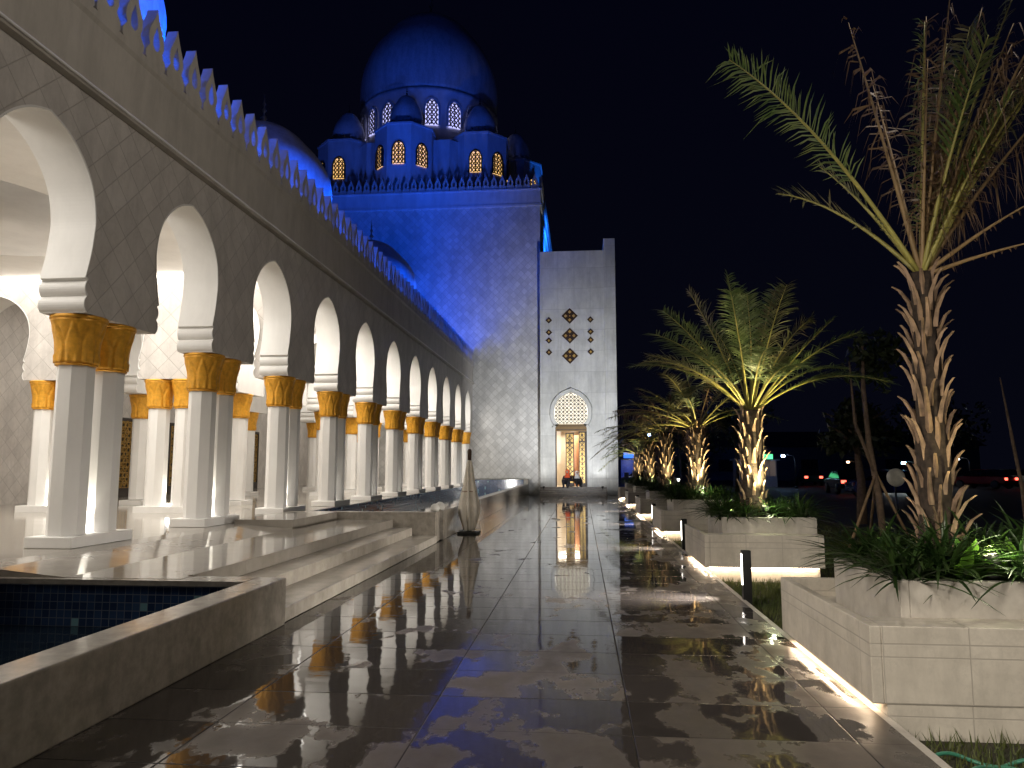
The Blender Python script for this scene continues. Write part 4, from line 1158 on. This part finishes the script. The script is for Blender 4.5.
M['tail_on'] = glow('tail_light_lit', (1,.10,.06), 3.5, (.4,.02,.02,1)); M['tail_off'] = plain('tail_light_off', (.3,.02,.02), rough=.3)
cpaint = lambda n, c: plain(n, c, rough=.25, metal=.2)
prof_car(cpaint('paint_black', (.02,.02,.024)), 'black parked car with its red tail lights on, left of the propped tree', (16.6,49,-.11), R(-95), tail=True)
prof_car(cpaint('paint_blue', (.04,.06,.22)), 'blue parked car behind the propped young tree', (16.2,41,-.11), R(178))
prof_car(cpaint('paint_silver', (.45,.46,.48)), 'silver car facing the garden with white headlights on', (20.8,52,-.11), R(72), head=True)
prof_car(cpaint('paint_red', (.25,.02,.02)), 'dark red car with glowing tail lights, right of the tallest palm', (31.0,61,-.11), R(-60), tail=True)
prof_car(cpaint('paint_grey_blue', (.14,.22,.28)), 'grey blue car at the frame edge beyond the nearest planter', (25.2,41,-.11), R(180))
prof_car(cpaint('paint_tan', (.3,.26,.2)), 'far tan car with white headlights between the propped tree and the tallest palm', (25.5,66,-.11), R(80), head=True)
prof_car(cpaint('paint_green', (.03,.10,.07)), 'far green car with red tail lights left of the dark leafy tree', (20.5,70,-.11), R(-95), tail=True)
prof_car(cpaint('paint_navy', (.03,.05,.16)), 'far navy car parked broadside under the pale cyan lamp', (22.5,60,-.11), R(0))
prof_car(cpaint('paint_cream', (.5,.47,.38)), 'far cream car parked broadside right of the tallest palm', (35.5,68,-.11), R(5))
prof_car(cpaint('paint_grey', (.2,.2,.2)), 'far grey car with headlights on at the edge of the frame', (38.5,69,-.11), R(100), head=True)
prof_car(cpaint('paint_white', (.6,.6,.6)), 'white car parked between the palms and the tower', (5.2,58,-.11), R(170), head=True)
# street lamps
def street_lamp(loc, hgt, label, col, st, power):
    s_ = thing('street_lamp', loc, label, 'street lamp', 'street lamps beyond the garden')
    m = MB(); m.tube([(0,0,0),(0,0,hgt-.4),(-.1,0,hgt-.05),(-.7,0,hgt+.05)], [.07,.05,.04,.03], 8); m.lathe([(.14,0),(.14,.1),(.08,.2)], 10); m.build('pole', M['black'], s_)
    m = MB(); m.box((-1.1,-.10,hgt), (-.65,.10,hgt+.08)); hd = m.build('lamp_head', M['black'], s_, bevel=.02)
    m = MB(); m.box((-1.02,-.10,hgt-.16), (-.78,.10,hgt-.005)); m.build('lamp_glass', glow('street_lamp_glass', col, st), hd, bevel=.03)
    point('street_lamp_light', (loc[0]-.9, loc[1], loc[2]+hgt-.3), power, col, .1)
street_lamp((16.6,60,-.11), 2.6, 'blue-white street lamp seen between the second palm and the propped tree', (.35,.55,1.0), 25, 14)
street_lamp((6.3,60,-.11), 4.3, 'small blue-white lamp between the third and fourth palms', (.3,.45,1.0), 25, 8)
street_lamp((31.5,64,-.11), 2.4, 'far white lamp low over the cars right of the tallest palm', (.9,.9,1.0), 14, 10)
street_lamp((25.6,72,-.11), 2.2, 'far warm lamp low over the cars beside the round mirror', (1.0,.55,.3), 10, 8)
street_lamp((21.5,50,-.11), 2.0, 'pale cyan lamp right of the propped tree', (.35,.75,1.0), 12, 6)
# kiosk with lit counter
def kiosk(loc, label, wcol, sign, scol, w=3.0, scale=1.0, power=15):
    k = thing('kiosk', loc, label, 'kiosk')
    m = MB(); m.box((-w/2,0,0), (w/2,2,.9)); m.box((-w/2,1.9,.9), (w/2,2,2.2)); m.box((-w/2,0,.9), (-w/2+.1,1.9,2.2)); m.box((w/2-.1,0,.9), (w/2,1.9,2.2)); m.build('booth', plain('kiosk_panel', wcol, rough=.5), k)
    m = MB(); m.prism([(-.35,2.2),(2.2,2.2),(2.2,2.32),(-.35,2.30)], 'x', -w/2-.2, w/2+.2); m.build('roof', M['cornice'], k)
    m = MB(); m.box((-w/2+.3,-.03,2.4-.08), (w/2-.3,.03,2.72)); m.build('sign_board', glow('kiosk_sign', scol, sign), k)
    m = MB()
    for i in range(4): m.box((-w/2+.35+i*.6,.25,.901), (-w/2+.65+i*.6,.5,1.25+.1*(i % 2)))
    m.build('goods', plain('goods', (.5,.45,.4), rough=.6), k)
    point('kiosk_light', (loc[0], loc[1]+.9, loc[2]+2.0), power, (1,.95,.85), .1)
kiosk((14.6,64,-.11), 'small lit kiosk with a glowing green sign under the blue-white lamp', (.35,.3,.3), 1.2, (.1,.8,.3), 3.2, power=10)
kiosk((3.6,56,-.11), 'small blue-lit booth just past the grey tower', (.05,.1,.5), 1.0, (.05,.2,1.0), 1.6, power=10)
# round pale board (traffic mirror)
tm = thing('round_mirror', (7.2,18,-.11), 'round pale traffic mirror on a short post behind the tallest palm', 'mirror')
m = MB(); m.tube([(0,0,0),(0,0,1.3)], .025, 8); m.build('post', M['black'], tm)
m = MB(); m.lathe([(.001,0),(.2,0),(.21,.02),(.2,.04),(.12,.06),(.001,.07)], 24, M=Matrix.Translation((0,-.04,1.42)) @ Matrix.Rotation(PI/2, 4, 'X')); m.build('mirror_face', plain('pale_disc', (.6,.58,.5), rough=.5), tm, fix=False)

# trees in the dark
def leafy(mb, c, r, n, rnd, size=.12, mi=1):
    for i in range(n):
        while True:
            v = Vector((rnd.uniform(-1,1), rnd.uniform(-1,1), rnd.uniform(-1,1)))
            if v.length < 1: break
        p = Vector(c)+Vector((v.x*r[0], v.y*r[1], v.z*r[2]))
        if noise.noise(p*1.1) < -.08: continue
        a = Vector((rnd.gauss(0,1), rnd.gauss(0,1), rnd.gauss(0,1))).normalized(); b = a.cross(Vector((rnd.gauss(0,1), rnd.gauss(0,1), rnd.gauss(0,1)))).normalized(); s_ = size*rnd.uniform(.6,1.4)
        mb.add([p-a*s_, p+b*s_*.45, p+a*s_, p-b*s_*.45], [(0,1,2,3)], mi)
def tree(loc, h, r, label, seed, n=1800, group='dark trees beyond the garden', size=.14):
    rnd = random.Random(seed); t = thing('tree', loc, label, 'tree', group)
    m = MB(); pts = [(0,0,0),(.05,.02,h*.3),(-.05,.05,h*.6),(.03,0,h*.85)]; m.tube(pts, [.16,.12,.08,.03], 8)
    for q in range(5):
        a = rnd.uniform(0,6.28); z = h*rnd.uniform(.4,.7); m.tube([(0,0,z),(math.cos(a)*r*.4,math.sin(a)*r*.4,z+h*.15),(math.cos(a)*r*.7,math.sin(a)*r*.7,z+h*.2)], [.06,.04,.015], 6)
    m.build('trunk', M['bark'], t)
    m = MB()
    for q in range(9):
        a = rnd.uniform(0,6.28); rr = rnd.uniform(0,.6)*r; leafy(m, (math.cos(a)*rr, math.sin(a)*rr, h*rnd.uniform(.55,.95)), (r*.5,r*.5,h*.17), n//9, rnd, size, 0)
    m.build('crown', M['bush'], t, fix=False)
labs = ['dark leafy tree directly left of the propped young tree', 'broad dark tree behind the second palm', 'dark tree between the third palm and the lamp', 'dark tree behind the tallest palm', 'dark tree at the frame edge beyond the nearest planter', 'faint dark tree past the kiosk', 'faint dark tree far beyond the row of palms']
for i, a in enumerate(((8.2,23,4.2,1.3),(10.5,52,6,3),(8.5,66,6.5,3),(19,42,5.5,2.6),(29,45,6,3),(24,68,6,3.5),(9,80,7,4))):
    tree((a[0],a[1],-.12), a[2], a[3], labs[i], 30+i)
# staked young tree, slender trunk with props
yt = thing('propped_tree', (6.05,16,-.13), 'young tree with a bare pale trunk propped by timber stakes', 'tree')
m = MB(); m.tube([(.08,0,0),(.02,.02,1.1),(-.12,.02,2.2),(-.18,0,3.3),(-.15,0,4.2)], [.075,.065,.055,.045,.02], 10); m.tube([(-.05,0,1.6),(-.35,.1,2.6),(-.40,.1,3.9)], [.045,.035,.015], 8); m.build('trunk', M['bark'], yt)
for (dx, dy) in ((-.75,-.3),(.75,.2),(.1,.9)):
    m = MB(); m.tube([(dx,dy,0),(-.02,0,1.55)], .028, 8); m.build('stake', M['stake'], yt)
m = MB(); rr_ = random.Random(77)
for q in range(7): leafy(m, (rr_.uniform(-.8,.5), rr_.uniform(-.5,.5), rr_.uniform(3.2,4.4)), (.45,.45,.35), 120, rr_, .09, 0)
m.build('crown', M['bush'], yt, fix=False)
y2 = thing('propped_tree', (8.3,15,-.13), 'thin leafless sapling with a crooked prop right of the tallest palm', 'tree')
m = MB(); m.tube([(.05,0,0),(0,0,1.3),(-.12,0,2.3),(-.25,0,3.4)], [.04,.035,.028,.01], 8); m.build('trunk', M['bark'], y2)
m = MB(); m.tube([(.55,0,0),(.02,0,1.25)], .022, 8); m.build('stake', M['stake'], y2)
y3 = thing('propped_tree', (9.1,15,-.13), 'slanting bare sapling at the frame edge', 'tree')
m = MB(); m.tube([(-.25,0,0),(-.1,0,1.2),(.1,0,2.0),(.22,0,2.9)], [.04,.035,.028,.01], 8); m.build('trunk', M['bark'], y3)
m = MB(); m.tube([(-.7,0,0),(-.15,0,1.1)], .022, 8); m.build('stake', M['stake'], y3)
# dark far row of low buildings
bl = thing('low_building', (26,95,-.12), 'long unlit low building far across the parking lane', 'building')
m = MB(); m.box((-22,0,0), (22,8,4.2)); m.build('wall', plain('dark_wall', (.10,.10,.11), rough=.8), bl)
m = MB(); m.prism([(-.6,4.2),(8.6,4.2),(4,6.2)], 'x', -22.5, 22.5); m.build('roof', plain('roof_tile', (.08,.05,.04), rough=.8), bl)
for i in range(8):
    m = MB(); m.box((-19+i*5,-.02,1.1), (-17+i*5,-.001+.0,2.6)); m.build('window', M['car_glass'], bl)

# ------------------------------------------------------------------ lighting
W = bpy.data.worlds.new('World'); scene.world = W; W.use_nodes = True
nt = W.node_tree; bg = nt.nodes['Background']
tc = nt.nodes.new('ShaderNodeTexCoord'); sp = nt.nodes.new('ShaderNodeSeparateXYZ'); nt.links.new(tc.outputs['Generated'], sp.inputs[0])
rp = nt.nodes.new('ShaderNodeValToRGB'); e = rp.color_ramp.elements
e[0].position = .0; e[0].color = (.0012,.0014,.0034,1); e[1].position = .6; e[1].color = (.0006,.0007,.0030,1)
nt.links.new(sp.outputs[2], rp.inputs[0]); nt.links.new(rp.outputs[0], bg.inputs[0]); bg.inputs[1].default_value = 1.0

WARM = (1,.95,.87)
# arcade ceiling lamps
for y in (3.5, 8.2, 13.2): area('hall_ceiling_lamp', (-10.6, y, 5.7), (-10.6, y, 0), 185, 5.5, 2.6, WARM)
for y in (18.6, 24.6, 30.6, 37): area('gallery_ceiling_lamp', (-8.0, y, 6.0), (-8.0, y, 0), 120, 1.3, 4.5, WARM)
for y in (20, 30, 38): area('gallery_ceiling_lamp', (-12, y, 6.0), (-12, y, 0), 110, 3.5, 6, WARM)
area('dome_cove_lamp', (DC[0], DC[1], 6.0), (DC[0], DC[1], 9), 80, 2.0, 2.0, WARM)
area('cross_wall_wash', (-11, YT-.75, 5.75), (-11, YT-.3, 4.6), 38, 8, .1, WARM)
for p in pairs[2:-1]: area('arch_wash', (-7.35, p+PER*.25, 5.85), (-6.3, p+PER*.95, 3.9), 24, .5, .5, WARM)
# cove along the cross wall
m = MB(); m.box((-15.3,YT-.42,5.78), (AX-AW-.05,YT-.34,5.83)); apart(m, 'cove_lamp', M['cove'])
# blue floods
BL = (.0,.085,1.0)
M['blue'] = glow('blue_lamp_glass', (.05,.25,1), 30)
flood((-8.8,36.9,7.36), (-9.4,42.2,12), 620, 'blue floodlight on the arcade roof closest to the prayer hall', 125, BL, glass='blue', s=2.0, rad=.10, blend=1)
flood((-12.6,36.6,7.36), (-13,42.2,13.5), 700, 'second blue floodlight on the arcade roof, deeper in from the parapet', 120, BL, glass='blue', s=2.0, rad=.10, blend=1)
flood((-10.8,42.75,17.95), (-10.9,43.6,21.5), 60, 'blue floodlight on the prayer hall roof below the middle bay', 90, BL, glass='blue', s=1.2, rad=.1, blend=1)
spot('dome_blue_wash', (-3,28,8.5), (-10.8,48,26.5), 2500, 44, 1, (.05,.14,1), .3)
spot('dome_blue_wash', (-19,28,8.5), (-10.8,48,26.5), 1900, 44, 1, (.05,.14,1), .3)
flood((-1.0,46.2,13.92), (-2.31,50,15.2), 3500, 'blue floodlight on the entrance tower roof beside the prayer hall', 150, (.01,.16,1), glass='blue', s=1.5, rad=.1, blend=1)
for (x, y, pw) in ((-8.2,18.6,420),(-8.0,30.8,420),(-8.2,9.4,420)):
    flood((-7.0, y+6.2, 7.36), (-9.0, y+3.2, 10.6), pw*9, 'blue floodlight at the foot of the %s arcade roof dome' % {18.6:'middle', 30.8:'farthest', 9.4:'nearest'}[y], 120, BL, glass='blue', s=1.2, rad=.08, blend=1)
for y in (12.0, 21.7, 33.9): spot('dome_blue', (-7.1, y-3.4, 7.6), (-9.4, y-.3, 10.8), 1300, 90, 1, BL, .1)  # added blue fill on the camera side of the roof domes
for y in [6.4+1.63*k_ for k_ in range(22)]: point('parapet_blue', (-6.95, y, 7.75), 34, BL, .05)
# white wash on the lower hall wall and tower (unseen beams over path and pool, no fixtures)
spot('wall_wash', (.6,32,.4), (-.6,42,6.3), 3100, 72, 1, (.95,.97,1), .2)
spot('wall_wash', (-4.5,35,.5), (-4.6,42,1.6), 380, 75, 1, (1,.98,.94), .2)
# unseen lights: one lamp inferred behind the camera, two added as fill
spot('unseen_promenade_light', (4.2,-5,4.2), (3.6,8,0), 1000, 50, 1, (1,.92,.80), .9)
spot('unseen_promenade_light', (-4.5,-1.0,5.0), (2.9,8.0,.2), 1700, 50, 1, (1,.90,.76), .9)  # added to brighten the planters' left faces
spot('unseen_promenade_light', (5.5,5,11), (-5.5,10,2.0), 1000, 120, 1, (1,.90,.78), .35)  # added overhead fill for the arcade's outer wall and steps

# ------------------------------------------------------------------ render settings
scene.view_settings.view_transform = 'Standard'; scene.view_settings.look = 'None'
scene.view_settings.exposure = .6; scene.view_settings.gamma = 1
cy = scene.cycles
cy.use_denoising = True
try: cy.denoiser = 'OPENIMAGEDENOISE'
except Exception: pass
cy.sample_clamp_indirect = 4; cy.sample_clamp_direct = 0
cy.max_bounces = 6; cy.diffuse_bounces = 4; cy.glossy_bounces = 4; cy.transmission_bounces = 2
cy.caustics_reflective = False; cy.caustics_refractive = False
cy.use_light_tree = True
